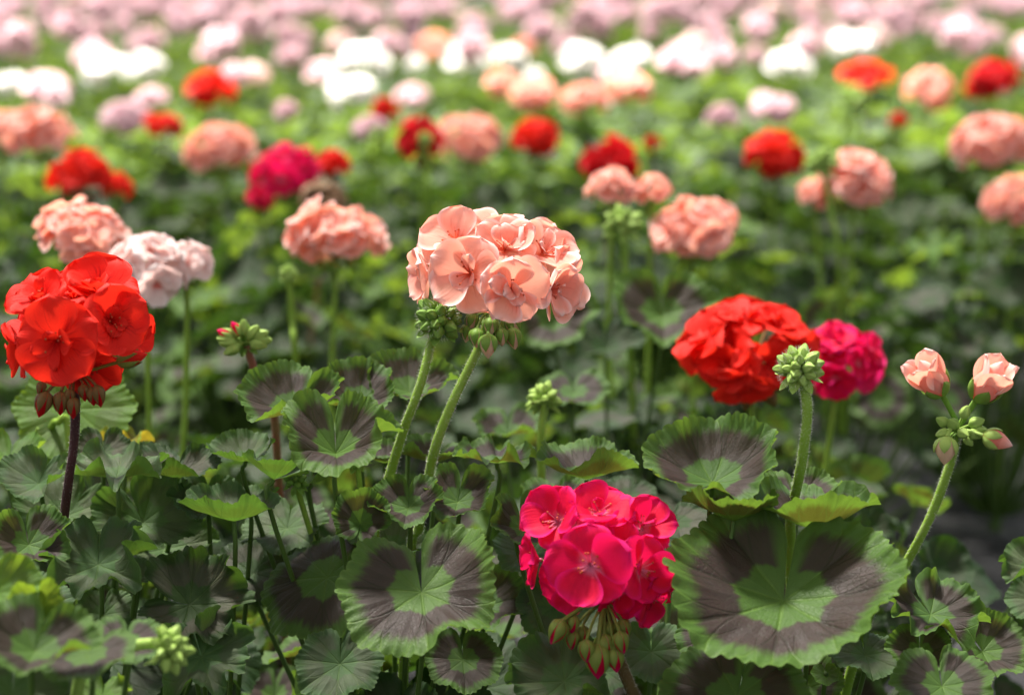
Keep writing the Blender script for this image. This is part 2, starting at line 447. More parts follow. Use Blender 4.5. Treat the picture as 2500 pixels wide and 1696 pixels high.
# ------------------------------------------------------------------ leaf shape
PRESET = dict(
    flat=dict(s0=8, s1=10, ruf=15, fold=.040),
    wavy=dict(s0=15, s1=6, ruf=24, fold=.055),
    cup=dict(s0=22, s1=38, ruf=24, fold=.060),
    bowl=dict(s0=20, s1=46, ruf=28, fold=.065),
    funnel=dict(s0=38, s1=26, ruf=28, fold=.065),
    ruff=dict(s0=14, s1=30, ruf=44, fold=.070, nr=6),
    droop=dict(s0=4, s1=-34, ruf=14, fold=.040),
    giant=dict(s0=12, s1=30, ruf=17, fold=.050),
    fold_=dict(s0=40, s1=66, ruf=18, fold=.05),
)
def leaf_geo(seed, nr=14, nt=290, preset='flat', lifts=(), lobe=0.035, teeth=None, gap=0.035, **kw):
    rng = np.random.default_rng(seed)
    p = dict(PRESET[preset]); p.update(kw)
    th = np.linspace(-math.pi + gap, math.pi - gap, nt)
    s = np.linspace(0, 1, nr + 1) ** 0.85
    nte = teeth or int(rng.integers(40, 47))
    warp = th + 0.03 * np.sin(3 * th + rng.random() * 6) + 0.02 * np.sin(5 * th + rng.random() * 6)
    Rt = 1 + lobe * np.cos(2 * math.pi / VEIN_D * th) + 0.035 * np.sin(2 * th + rng.random() * 6) + 0.02 * np.sin(3 * th + rng.random() * 6)
    Rt += 0.046 * (np.abs(np.sin(nte / 2 * warp)) ** 0.6 - 0.6)
    e = (math.pi - np.abs(th))
    Rt *= 1 - 0.55 * np.exp(-(e / 0.16) ** 1.3)
    Rt *= 0.97 + 0.06 * np.cos(th)
    ph = rng.random(6) * 6.283
    nruf = p.get('nr', 3)
    slope = np.zeros((nr + 1, nt))
    S_, T_ = s[:, None], th[None, :]
    slope += p['s0'] + (p['s1'] - p['s0']) * S_ ** 1.5
    slope += p['ruf'] * S_ ** 2 * (0.6 * np.sin(nruf * T_ + ph[0]) + 0.45 * np.sin((nruf + 2) * T_ + ph[1]) + 0.4 * np.sin((2 * nruf + 1) * T_ + ph[2]) * S_)
    slope += p['ruf'] * 0.9 * S_ ** 7 * 0.5 * np.sin(warp[None, :] * nte / 3.0 + ph[3])
    slope += 8 * S_ ** 9 * np.sin(nte * warp[None, :])
    for (t0, amp, w) in lifts:
        d = (T_ - math.radians(t0) + math.pi) % (2 * math.pi) - math.pi
        slope += amp * np.exp(-(d / math.radians(w)) ** 2) * S_ ** 1.2
    slope = np.radians(np.clip(slope, -80, 125))
    ds = np.diff(s)[:, None]
    sm = 0.5 * (slope[1:] + slope[:-1])
    rho = np.vstack([np.zeros((1, nt)), np.cumsum(np.cos(sm) * ds, 0)]) * Rt[None, :]
    z = np.vstack([np.zeros((1, nt)), np.cumsum(np.sin(sm) * ds, 0)]) * Rt[None, :]
    fr = np.abs(((th / VEIN_D + 0.5) % 1) - 0.5) * 2            # 0 on vein .. 1 between
    pl = fr ** 0.7
    z += p['fold'] * (pl[None, :] - 0.5) * np.clip(S_ * 1.4, 0, 1) * (0.6 + 0.7 * S_)
    sub = np.abs(((th / VEIN_D * 3 + 0.5) % 1) - 0.5) * 2
    z += 0.014 * (sub[None, :] - 0.5) * np.clip((S_ - 0.4) * 2, 0, 1)
    z += 0.010 * np.sin(5 * S_ * 3 + T_ * 7 + ph[4]) * S_ + 0.03 * S_ * np.where(T_ > 0, 1, -1) * np.exp(-((math.pi - np.abs(T_)) / 0.25) ** 2)
    V = np.stack([rho * np.cos(T_), rho * np.sin(T_), z], -1).reshape(-1, 3)
    uv = np.stack([np.broadcast_to(T_ / (2 * math.pi) + 0.5, rho.shape), np.broadcast_to(S_, rho.shape)], -1).reshape(-1, 2)
    F = grid_faces(nr + 1, nt)
    return V, F, uv

_leafcache = {}
def leaf_mesh(seed, mat, **kw):
    key = (seed, mat, str(sorted(kw.items())))
    if key not in _leafcache:
        V, F, uv = leaf_geo(seed, **kw)
        _leafcache[key] = make_mesh('leaf', V, F, [M[mat]], uv, 'polar')
    return _leafcache[key]

# ------------------------------------------------------------------ petals and florets
def petal_geo(seed, nu=11, nv=13, W=0.50, cup=1.0):
    rng = np.random.default_rng(seed)
    u = np.linspace(-1, 1, nu)[None, :]
    v = np.linspace(0, 1, nv)[:, None]
    vm = np.clip((v - 0.60) / 0.40, 0, 1)
    w = W * (0.10 + 0.90 * np.sin(np.clip(v / 0.62, 0, 1) * math.pi / 2) ** 1.15) * np.sqrt(np.clip(1 - vm ** 2.3, 0.0, 1))
    w = w * (1 + 0.03 * rng.normal())
    L = v - 0.06 * np.abs(u) ** 2 * v - rng.random() * 0.05 * (1 - np.abs(u)) * v ** 6
    a0, a1 = 4 + 22 * rng.random(), -8 - 34 * rng.random()
    ph = rng.random(4) * 6.28
    slope = np.radians(a0 + (a1 - a0) * v ** 1.6) * cup
    x = np.concatenate([[0], np.cumsum(np.cos(0.5 * (slope[1:, 0] + slope[:-1, 0])) / (nv - 1))])[:, None]
    z0 = np.concatenate([[0], np.cumsum(np.sin(0.5 * (slope[1:, 0] + slope[:-1, 0])) / (nv - 1))])[:, None]
    X = x * (L / np.maximum(v, 1e-6)) * np.where(v > 0, 1, 0)
    Y = w * u
    Z = z0 + (0.05 + 0.13 * rng.random()) * u ** 2 * w * 1.3
    Z = Z + 0.06 * v ** 2 * np.sin(4.2 * u + ph[0]) + 0.045 * v ** 4 * np.sin(7 * u + ph[1]) + 0.02 * v * np.sin(9 * v + ph[2])
    Z = Z + 0.04 * u * v * math.sin(ph[3])
    V = np.stack([X + 0 * u, Y, Z], -1).reshape(-1, 3)
    uv = np.stack([np.broadcast_to((u + 1) / 2, Y.shape), np.broadcast_to(v, Y.shape)], -1).reshape(-1, 2)
    return V, grid_faces(nv, nu), uv

PET_HI = [petal_geo(100 + i, 13, 15, 0.52 + 0.03 * (i % 4)) for i in range(10)]
PET_IN = [petal_geo(200 + i, 9, 11, 0.34 + 0.03 * (i % 3), 1.6) for i in range(5)]
PET_MD = [petal_geo(300 + i, 7, 8, 0.50) for i in range(6)]
PET_LO = [petal_geo(400 + i, 4, 5, 0.54) for i in range(6)]

def floret_spec(seed, rad, nout=5, nin=3, open_=24, variants=10, pw=1.0):
    """list of (inner?, variant, matrix) in floret space: axis +Z, centre at origin"""
    r = random.Random(seed)
    out = []
    off = r.uniform(0, 6.28)
    for k in range(nout):
        a = off + k * 2 * math.pi / nout + r.uniform(-.14, .14)
        tilt = R_(open_ * .72 + r.uniform(-9, 9) + (7 if k % 2 else -4))
        s = rad * r.uniform(0.90, 1.08)
        m = Matrix.Rotation(a, 4, 'Z') @ Matrix.Rotation(-tilt, 4, 'Y') @ Matrix.Rotation(R_(r.uniform(-9, 9)), 4, 'X') @ Matrix.Translation((rad * 0.03, 0, 0)) @ Matrix.Diagonal((s, s * pw * r.uniform(.95, 1.12), s, 1))
        out.append((False, r.randrange(variants), m))
    for k in range(nin):
        a = off + 0.5 + k * 2 * math.pi / max(nin, 1) + r.uniform(-.5, .5)
        tilt = R_(open_ * .8 + 20 + r.uniform(-16, 22))
        s = rad * r.uniform(0.42, 0.80)
        m = Matrix.Rotation(a, 4, 'Z') @ Matrix.Rotation(-tilt, 4, 'Y') @ Matrix.Rotation(R_(r.uniform(-25, 25)), 4, 'X') @ Matrix.Translation((rad * 0.06, 0, rad * .02)) @ Matrix.Diagonal((s, s * r.uniform(.8, 1.3), s, 1))
        out.append((True, r.randrange(variants), m))
    return out

_pm = {}
def petal_mesh(inner, k):
    key = (inner, k % (5 if inner else 10))
    if key not in _pm:
        V, F, uv = (PET_IN if inner else PET_HI)[key[1]]
        _pm[key] = make_mesh('petal', V, F, [M['salmon']], uv, 'petal')
    return _pm[key]

def sphere_geo(c, r, n=6, m=8, sc=(1, 1, 1)):
    V, F = [], []
    for i in range(n + 1):
        p = math.pi * i / n
        for j in range(m):
            q = 2 * math.pi * j / m
            V.append((c[0] + r * sc[0] * math.sin(p) * math.cos(q), c[1] + r * sc[1] * math.sin(p) * math.sin(q), c[2] + r * sc[2] * math.cos(p)))
    for i in range(n):
        for j in range(m):
            F.append((i * m + j, (i + 1) * m + j, (i + 1) * m + (j + 1) % m, i * m + (j + 1) % m))
    return np.array(V), np.array(F)

def stamen_acc(rad, rng):
    a = Acc()
    for k in range(9):
        an = rng.random() * 6.28; sp = 0.10 + 0.22 * rng.random()
        tip = (math.cos(an) * sp * rad, math.sin(an) * sp * rad, rad * (0.22 + 0.16 * rng.random()))
        V, F, *_ = tube_geo([(0, 0, 0), (tip[0] * .3, tip[1] * .3, tip[2] * .55), tip], rad * .016, rad * .010, 4, 4)
        a.add(V, F, mat=0)
        V, F = sphere_geo(tip, rad * .030, 4, 5, (1, 1, .6))
        a.add(V, F, mat=1)
    V, F = sphere_geo((0, 0, -rad * .02), rad * .07, 4, 6)
    a.add(V, F, mat=0)
    return a

def mtx_at(p, n, roll=0.0):
    n = Vector(n).normalized()
    ref = Vector((0, 0, 1)) if abs(n.z) < 0.9 else Vector((0, 1, 0))
    f = frame(n, ref.cross(n))
    return Matrix.Translation(p) @ f @ Matrix.Rotation(roll, 4, 'Z')

def add_floret(plant, base, p, n, rad, mat, seed, nout=5, nin=3, open_=24, hub=None, roll=0.0, pw=1.0):
    """near floret: part of the plant, each petal a sub-part"""
    rng = np.random.default_rng(seed)
    Mw = mtx_at(p, n, roll)
    a = stamen_acc(rad, rng)
    # pedicel from hub to floret base, in floret space
    if hub is not None:
        inv = Mw.inverted()
        h = inv @ Vector(hub)
        V, F, *_ = tube_geo([(0, 0, -rad * .02), tuple(h * .5 + Vector((0, 0, -rad * .22))), tuple(h)], rad * .05, rad * .045, 6, 6)
        a.add(V, F, mat=2)
    me = a.build('floret', [M[mat], M['anther'], M['bud']])
    fo = part('floret', me, plant, Matrix.Translation(-base) @ Mw)
    for inner, k, m in floret_spec(seed, rad, nout, nin, open_, 10, pw):
        part('petal', petal_mesh(inner, k), fo, m, M[mat])
    return fo

# ------------------------------------------------------------------ buds
def bud_core_geo(seg=10, n=9, tip=1.0):
    """unit bud: base at origin, along +Z, length 1"""
    V, F = [], []
    for i in range(n):
        t = i / (n - 1)
        r = 0.31 * (math.sin(math.pi * min(1, t ** 0.70 * 0.98 + 0.02)) ** 0.85) + 0.014
        if i == n - 1: r = 0.012
        for j in range(seg):
            a = 2 * math.pi * j / seg + t * 0.5
            V.append((r * math.cos(a), r * math.sin(a), t))
    for i in range(n - 1):
        for j in range(seg):
            F.append((i * seg + j, i * seg + (j + 1) % seg, (i + 1) * seg + (j + 1) % seg, (i + 1) * seg + j))
    return np.array(V), np.array(F)

def calyx_geo(cover=0.75, spread=0.0, nsep=5):
    """sepals wrapping a unit bud"""
    acc = []
    for k in range(nsep):
        a0 = 2 * math.pi * k / nsep
        nv, nu = 8, 5
        v = np.linspace(0, 1, nv)[:, None]; u = np.linspace(-1, 1, nu)[None, :]
        t = v * cover
        rr = 0.31 * np.sin(math.pi * np.clip((t) ** 0.70 * 0.98 + 0.02, 0, 1)) ** 0.85 + 0.034 + spread * v ** 2 * 0.35
        rr = rr - 0.012 * u ** 2 + 0.02 * (1 - np.abs(u))
        half = (math.pi / nsep) * .97 * (1 - v ** 2.8) * np.ones_like(u)
        an = a0 + u * half
        V = np.stack([rr * np.cos(an), rr * np.sin(an), t + 0 * u], -1).reshape(-1, 3)
        acc.append((V, grid_faces(nv, nu)))
    return acc

_bm = {}
def bud_meshes(cover, spread):
    key = (round(cover, 2), round(spread, 2))
    if key not in _bm:
        V, F = bud_core_geo()
        core = make_mesh('bud', V, F, [M['salmon']], np.stack([np.full(len(V), .5), V[:, 2]], -1), 'petal')
        a = Acc()
        for V, F in calyx_geo(cover, spread): a.add(V, F)
        _bm[key] = (core, a.build('calyx', [M['bud']]))
    return _bm[key]

def add_bud(plant, base, p, dirn, length, core_mat, calyx_mat, cover=0.8, spread=0.05, hub=None, fat=1.0, name='bud'):
    Mw = mtx_at(p, dirn) @ Matrix.Diagonal((length * fat, length * fat, length, 1))
    core, cal = bud_meshes(cover, spread)
    b = part(name, core, plant, Matrix.Translation(-base) @ Mw, M[core_mat])
    part('calyx', cal, b, None, M[calyx_mat])
    if hub is not None:
        h = Mw.inverted() @ Vector(hub)
        mid = Mw.inverted() @ (Vector(hub) * .45 + Vector(p) * .55 - Vector(dirn).normalized() * length * .25)
        V, F, *_ = tube_geo([(0, 0, 0.02), tuple(mid), tuple(h)], .07, .06, 7, 6)
        part('pedicel', make_mesh('pedicel', V, F, [M[calyx_mat]]), b)
    return b

def bract_geo(L=1.0, W=0.22):
    nv, nu = 7, 5
    v = np.linspace(0, 1, nv)[:, None]; u = np.linspace(-1, 1, nu)[None, :]
    w = W * np.sin(math.pi * np.clip(v * .9 + .1, 0, 1)) ** 0.8
    X = v * L + 0 * u; Y = w * u; Z = L * (0.3 * v ** 2 - .1 * v) + 0.4 * u ** 2 * w
    return np.stack([X, Y, Z], -1).reshape(-1, 3), grid_faces(nv, nu)

def add_bud_cluster(plant, base, p, up, rad, mat, seed, nb=22, cap=110, hairs=0, blen=None, droop=True, core_mat=None):
    """tight head of closed buds: part bud_cluster, each bud a sub-part"""
    r = random.Random(seed)
    Mw = mtx_at(p, up)
    a = Acc()
    V, F = sphere_geo((0, 0, 0), rad * .45, 6, 8, (1, 1, .8)); a.add(V, F)
    if droop:
        for k in range(7):
            V, F = bract_geo(rad * .85, rad * .24)
            m = Matrix.Rotation(k * .9 + r.uniform(-.2, .2), 4, 'Z') @ Matrix.Translation((rad * .25, 0, -rad * .25)) @ Matrix.Rotation(R_(r.uniform(18, 62)), 4, 'Y')
            a.add(xf(V, m), F)
    cl = part('bud_cluster', a.build('bud_cluster', [M[mat]]), plant, Matrix.Translation(-base) @ Mw)
    core, cal = bud_meshes(0.97, 0.0)
    bl = blen or rad * .62
    for k in range(nb):
        ph = math.acos(1 - (1 - math.cos(R_(cap))) * (k + .5) / nb)
        th = k * 2.39996 + r.uniform(-.2, .2)
        d = Vector((math.sin(ph) * math.cos(th), math.sin(ph) * math.sin(th), math.cos(ph)))
        L = bl * r.uniform(.8, 1.15)
        m = mtx_at(d * (rad * .42), d + Vector((0, 0, .15))) @ Matrix.Diagonal((L * 1.12, L * 1.12, L, 1))
        b = part('bud', core, cl, m, M[core_mat or mat])
        # the calyx of each small bud is merged into its own mesh slot count: one thin shell
        c = part('bud', cal, cl, m, M[mat])
    if hairs:
        rng = np.random.default_rng(seed)
        V, F = ball_hair((0, 0, 0), rad * .95, rng, hairs, 0.0013)
        part('fine_hair', make_mesh('fine_hair', V, F, [M['hair']]), cl, None, None, True)
    return cl

def add_stem(plant, base, pts, r0, r1, mat, seed=0, hairs=0, name='flower_stem', n=26, seg=12):
    pr = [Vector(p) - base for p in pts]
    rng = np.random.default_rng(seed)
    w1, w2 = rng.random() * 6, rng.random() * 6
    V, F, S, rad, A, B = tube_geo(pr, r0, r1, n, seg, lambda t: 1 + .04 * math.sin(9 * t + w1) + .03 * math.sin(23 * t + w2))
    o = part(name, make_mesh(name, V, F, [M[mat]]), plant)
    if hairs:
        V, F = hair_geo(S, rad, A, B, rng, hairs, 0.0013)
        part('fine_hair', make_mesh('fine_hair', V, F, [M['hair']]), o, None, None, True)
    return o

# ------------------------------------------------------------------ hand placed leaves
def add_leaf(plant, base, cx, cy, d, Rpx, el, az, sa, preset, mat, seed, lifts=(), root=None, pet=True, **kw):
    p = at(cx, cy, d)
    n = facing(el, az)
    if abs(el) > 89 - 1e-6 and el < 91:
        n = (n + Vector((0, -.01, 0))).normalized()
    up = Vector((0, 0, 1)) if el < 89 else Vector((0, 1, 0)) if el <= 91 else Vector((0, 0, 1)) * -1
    up = Vector((0, .35, 1)) if el < 85 else Vector((0, 1, .0))
    up = (up - n * up.dot(n)).normalized()
    rt = up.cross(n)
    s = R_(sa)
    sin_dir = up * math.cos(s) + rt * math.sin(s)
    Rm = Rpx * d / FPX * dict(bowl=1.2, funnel=1.15, cup=1.12, ruff=1.1, fold_=1.2).get(preset, 1.03)
    Mw = Matrix.Translation(p) @ frame(n, -sin_dir) @ Matrix.Diagonal((Rm, Rm, Rm, 1))
    me = leaf_mesh(seed, mat, preset=preset, lifts=tuple(lifts), **kw)
    lf = part('leaf', me, plant, Matrix.Translation(-base) @ Mw)
    if pet:
        rt_ = Vector(root) if root is not None else base + Vector((0, 0, 0.07))
        inv = Mw.inverted()
        mid = p * .55 + rt_ * .45 + Vector((0, 0.01, -0.012)); mid2 = p - n * Rm * .45 + Vector((0, 0.0, -Rm * .35))
        pts = [tuple(inv @ q) for q in (p - n * 0.0004, mid2, mid, rt_)]
        V, F, *_ = tube_geo(pts, 0.0014 / Rm, 0.0019 / Rm, 14, 7)
        part('petiole', make_mesh('petiole', V, F, [M['petiole']]), lf)
    return lf

# ================================================================== SETTING
def build_ground():
    t = NT('ground_cloth')
    tc = t.n('ShaderNodeTexCoord')
    P = tc.outputs['Object']
    mp = t.n('ShaderNodeMapping'); t.link(P, mp.inputs[0]); mp.inputs['Scale'].default_value = (1.0, 4.0, 1.0)
    n1 = t.noise(mp.outputs[0], 3.2, 5, rough=.6)
    n2 = t.noise(P, 45, 4)
    c = t.mix(t.ss(n1, .40, .70), (0.012, 0.012, 0.013), (0.055, 0.055, 0.058))
    c = t.mix(t.math('MULTIPLY', t.ss(n2, .58, .75), .35), c, (0.10, 0.085, 0.07))
    wv = t.n('ShaderNodeTexWave'); t.link(P, wv.inputs[0]); wv.inputs['Scale'].default_value = 160
    wv2 = t.n('ShaderNodeTexWave', bands_direction='Y'); t.link(P, wv2.inputs[0]); wv2.inputs['Scale'].default_value = 160
    h = t.math('ADD', t.math('MULTIPLY', n1, 14.0), t.math('ADD', t.math('MULTIPLY', n2, 1.5), t.math('MULTIPLY', t.math('ADD', wv.outputs[1], wv2.outputs[1]), .25)))
    bp = t.n('ShaderNodeBump'); bp.inputs['Strength'].default_value = .8; bp.inputs['Distance'].default_value = .003
    t.link(h, bp.inputs['Height'])
    p = t.n('ShaderNodeBsdfPrincipled')
    t.link(c, p.inputs['Base Color']); p.inputs['Roughness'].default_value = .5; p.inputs['Specular IOR Level'].default_value = .25
    t.link(bp.outputs[0], p.inputs['Normal']); t.link(p.outputs[0], t.out.inputs[0])
    # fine wrinkled sheet in the middle joined to a large flat rim
    xs = np.concatenate([[-120, -30, -8], np.linspace(-3, 3, 181), [8, 30, 120]])
    ys = np.concatenate([[-60, -10, -2], np.linspace(0.4, 8.4, 241), [12, 40, 150]])
    X, Y = np.meshgrid(xs, ys, indexing='ij')
    Z = 0.006 * np.sin(9 * Y + 2 * np.sin(2.2 * X) + 1.3) * np.sin(2.6 * X + 3 * Y) + 0.008 * np.maximum(0, np.sin(17 * Y + 3.1 * np.sin(1.7 * X) + X)) ** 3
    Z = Z + 0.004 * np.sin(31 * Y + 7 * X)
    Z *= np.clip((3 - np.abs(X)) * 2, 0, 1) * np.clip((8.4 - Y) * 2, 0, 1) * np.clip((Y - .4) * 2, 0, 1)
    V = np.stack([X, Y, Z], -1).reshape(-1, 3)
    o = bpy.data.objects.new('ground', make_mesh('ground', V, grid_faces(len(xs), len(ys)), [t.m]))
    C.objects.link(o); o['kind'] = 'structure'
build_ground()

def build_shade():
    """unseen sheet added overhead to dim sun and sky, with one sunlit gap"""
    t = NT('added_shade_sheet')
    tr = t.n('ShaderNodeBsdfTransparent'); tl = t.n('ShaderNodeBsdfTranslucent'); df = t.n('ShaderNodeBsdfDiffuse')
    tl.inputs[0].default_value = (.9, .86, .78, 1); df.inputs[0].default_value = (.07, .07, .07, 1)
    m1 = t.n('ShaderNodeMixShader'); m1.inputs[0].default_value = .8
    t.link(df.outputs[0], m1.inputs[1]); t.link(tl.outputs[0], m1.inputs[2])
    m2 = t.n('ShaderNodeMixShader'); m2.inputs[0].default_value = .66
    m1.inputs[0].default_value = .10
    t.link(tr.outputs[0], m2.inputs[1]); t.link(m1.outputs[0], m2.inputs[2])
    t.link(m2.outputs[0], t.out.inputs[0])
    zc = 2.6
    off = (zc - .40) / math.tan(SUN_EL) * math.cos(SUN_AZ)
    t2 = t.m.copy(); t2.name = 'thin_added_shade_sheet'
    [n for n in t2.node_tree.nodes if n.type == 'MIX_SHADER'][1].inputs[0].default_value = .42
    def strip(y0, y1, name, mt=t.m):
        xs = np.linspace(-14, 14, 57); ys = np.linspace(y0, y1, 15)
        X, Y = np.meshgrid(xs, ys, indexing='ij')
        Z = zc + .05 * np.sin(X * 1.3) * np.sin(np.linspace(0, math.pi, 15))[None, :]
        Yw = Y + 0.07 * np.sin(X * 1.9 + y0) * 1.0 + 0.05 * np.sin(X * 4.3)
        V = np.stack([X, Yw, Z], -1).reshape(-1, 3)
        o = bpy.data.objects.new(name, make_mesh(name, V, grid_faces(57, 15), [mt]))
        C.objects.link(o); o['kind'] = 'structure'
    strip(-12.0, SLIT0 + off, 'added_shade')  # added out of view, cuts the sun over the front rows
    strip(SLIT1 + off, 16.0, 'added_shade', t2)  # added out of view, thinner so the far rows stay brighter
SLIT0, SLIT1 = 3.75, 5.05
build_shade()

# ================================================================== FRONT PLANTS
rnd = random.Random(7)
def fill_leaves(plant, base, n, zr, rr, seed, mats=('leaf_zone', 'leaf_plain'), arc=(0, 360)):
    """lower foliage of a front plant"""
    r = random.Random(seed)
    for k in range(n):
        a = R_(r.uniform(*arc)); rad = r.uniform(*rr)
        z = r.uniform(*zr)
        p = base + Vector((math.cos(a) * rad, math.sin(a) * rad, z))
        el = r.uniform(48, 80)
        tilt = Vector((math.cos(a), math.sin(a), 0)) * math.cos(R_(el)) + Vector((0, -.25, math.sin(R_(el))))
        Rm = r.uniform(.030, .048)
        Mw = Matrix.Translation(p) @ frame(tilt, Vector((math.cos(a + r.uniform(-.6, .6)), math.sin(a + r.uniform(-.6, .6)), -.2))) @ Matrix.Diagonal((Rm, Rm, Rm, 1))
        pre = r.choice(['flat', 'wavy', 'cup', 'cup', 'ruff'])
        lf = part('leaf', leaf_mesh(500 + r.randrange(3), r.choice(mats), preset=pre, nr=10, nt=170), plant, Matrix.Translation(-base) @ Mw)
        inv = Mw.inverted()
        pts = [tuple(inv @ q) for q in (p, p * .6 + base * .4 + Vector((0, 0, .01)), base + Vector((0, 0, .05)))]
        V, F, *_ = tube_geo(pts, .0014 / Rm, .0018 / Rm, 9, 6)
        part('petiole', make_mesh('petiole', V, F, [M['petiole']]), lf)

def new_plant(px, d, label, group='geraniums at the front of the bed'):
    b = at(px, 1500, d); b.z = 0.0
    return thing('geranium_plant', b, label, 'geranium', group), Vector(b)

def trunk(pl, base, top, seed):
    """short woody main stem"""
    add_stem(pl, base, [base + Vector((0, 0, -.005)), base + Vector((.004, .003, .05)), base + Vector((-.002, .0, top))], .0055, .004, 'petiole', seed, name='main_stem', n=12, seg=8)

# ---- centre salmon plant
P, B = new_plant(960, 1.50, 'geranium with the sharp salmon flower head in the centre, purple-ringed heart-shaped leaf below')
trunk(P, B, .22, 1)
CL = [  # cx, cy, depth, radius px, el, az, sinus, preset, material, lifts
    (1029, 1445, 1.38, 208, 58, 0, -6, 'wavy', 'leaf_zone', [(95, 62, 26), (-60, -12, 40)], .08),
    (820, 1108, 1.42, 158, 66, 4, -4, 'funnel', 'leaf_zone', [(-58, 30, 16), (60, 24, 18), (0, -26, 40), (180, 18, 60)]),
    (722, 1000, 1.50, 125, 66, -8, 30, 'bowl', 'leaf_zone', [(80, 30, 30)]),
    (873, 985, 1.52, 98, 62, 0, 190, 'bowl', 'leaf_zone', []),
    (1000, 958, 1.55, 112, 68, 10, 40, 'bowl', 'leaf_zone', [(-80, 26, 30)]),
    (880, 1278, 1.43, 76, 38, 5, 190, 'cup', 'leaf_zone', []),
    (997, 1240, 1.44, 88, 62, -8, 0, 'bowl', 'leaf_zone', [(0, -20, 40)]),
    (1118, 1225, 1.46, 96, 60, 8, 10, 'bowl', 'leaf_zone', [(90, 30, 25)]),
    (1212, 1130, 1.50, 100, 92, 8, 40, 'ruff', 'leaf_zone', []),
    (600, 1125, 1.50, 85, 80, -20, 60, 'bowl', 'leaf_grey', []),
    (668, 1170, 1.46, 88, 112, -30, 120, 'cup', 'leaf_grey', []),
    (800, 1408, 1.47, 176, 52, -28, 40, 'droop', 'leaf_zone', []),
    (830, 1620, 1.43, 112, 48, -5, 0, 'wavy', 'leaf_grey', []),
    (1130, 1610, 1.47, 98, 52, 10, 0, 'flat', 'leaf_zone', []),
    (760, 1180, 1.50, 70, 86, 0, 0, 'bowl', 'leaf_grey', []),
    (1290, 1350, 1.50, 90, 60, 10, 0, 'wavy', 'leaf_grey', []),
    (700, 1290, 1.52, 110, 66, -20, 0, 'wavy', 'leaf_grey', []),
    (620, 1400, 1.52, 110, 58, -10, 30, 'wavy', 'leaf_faint', []),
    (1180, 1480, 1.50, 110, 55, 10, 0, 'cup', 'leaf_zone', []),
    (960, 1340, 1.50, 100, 70, 0, 60, 'cup', 'leaf_grey', []),
    (940, 1130, 1.53, 70, 90, 0, 90, 'bowl', 'leaf_zone', []),
    (1060, 1130, 1.54, 90, 88, 0, 20, 'bowl', 'leaf_zone', []),
]
for i, a in enumerate(CL):
    add_leaf(P, B, *a[:9], 20 + i, a[9], gap=a[10] if len(a) > 10 else .035)
fill_leaves(P, B, 34, (.04, .23), (.01, .17), 3, arc=(0, 360))
hub = at(1195, 765, 1.445)
add_stem(P, B, [hub, at(1168, 850, 1.445), at(1112, 965, 1.44), at(1066, 1080, 1.445), at(1043, 1180, 1.46), at(1022, 1290, 1.48), at(1000, 1380, 1.49), B + Vector((0, 0, .12))], .0026, .0032, 'stem', 5, 2600)
HERO = [ # px, py, depth, az, el, radius mm, nout, nin, open, roll
    (1150, 668, 1.412, -22, 14, 25.5, 5, 3, 22, .3),
    (1246, 705, 1.404, 10, 0, 23.5, 5, 4, 26, 1.2),
    (1232, 612, 1.432, 4, 52, 23, 5, 3, 38, 2.0),
    (1118, 596, 1.442, -24, 44, 24, 5, 2, 26, .8),
    (1058, 672, 1.440, -66, 0, 22, 5, 3, 46, .1),
    (1338, 706, 1.424, 50, -8, 22, 5, 3, 50, 2.2),
    (1322, 622, 1.440, 34, 42, 23, 5, 3, 30, 3.2),
    (1362, 676, 1.446, 74, 8, 24, 5, 3, 26, .9),
    (1205, 578, 1.478, 0, 78, 22, 5, 3, 30, .5),
    (1290, 590, 1.484, 30, 70, 21, 5, 3, 30, 1.7),
    (1085, 612, 1.476, -60, 42, 21, 5, 3, 30, .4),
    (1120, 700, 1.475, -100, -5, 20, 5, 2, 30, .4),
    (1220, 650, 1.500, 180, 30, 22, 5, 2, 30, .4),
    (1330, 670, 1.492, 130, 15, 20, 5, 2, 30, .4),
]
for i, (px, py, d, az, el, rm, no, ni, op, ro) in enumerate(HERO):
    add_floret(P, B, at(px, py, d), facing(el, az), rm / 1000, 'salmon', 1000 + i * 7, no, ni, op, hub=hub, roll=ro)
for i, (px, py, d, L, fx) in enumerate([(1158, 765, 1.43, 11, -.3), (1146, 790, 1.432, 11.5, -.2), (1165, 800, 1.418, 12, -.05), (1192, 815, 1.41, 14.5, 0),
                           (1197, 775, 1.415, 11, .0), (1222, 800, 1.418, 11, .1), (1250, 800, 1.425, 13, .15), (1246, 772, 1.43, 12.5, .3),
                           (1180, 775, 1.45, 12, -.1), (1228, 782, 1.46, 12, .1)]):
    add_bud(P, B, at(px, py, d), Vector((fx, -.12, -1)), L / 1000, 'cream', 'bud', [.80, .88, .92, .72][i % 4], .10, hub=hub, fat=1.15)
ck = at(1072, 778, 1.425)
add_stem(P, B, [ck, at(1052, 838, 1.43), at(1026, 940, 1.43), at(985, 1050, 1.44), at(945, 1180, 1.455), at(925, 1250, 1.47), at(915, 1330, 1.485), B + Vector((-.01, 0, .10))], .0025, .0031, 'stem', 6, 2600)
add_bud_cluster(P, B, ck, Vector((.1, -.35, .9)), .0145, 'bud', 41, nb=30, cap=135, hairs=700)
ck = at(870, 1120, 1.50)
add_bud_cluster(P, B, ck, Vector((0, -.3, 1)), .009, 'bud', 42, nb=16)
add_stem(P, B, [ck, at(880, 1200, 1.5), B + Vector((0, 0, .14))], .0015, .002, 'stem', 61)
ck = at(722, 1175, 1.48)
add_bud_cluster(P, B, ck, Vector((0, -.3, 1)), .008, 'bud', 43, nb=14)
add_stem(P, B, [ck, at(740, 1240, 1.5), B + Vector((0, 0, .14))], .0015, .002, 'stem', 62)

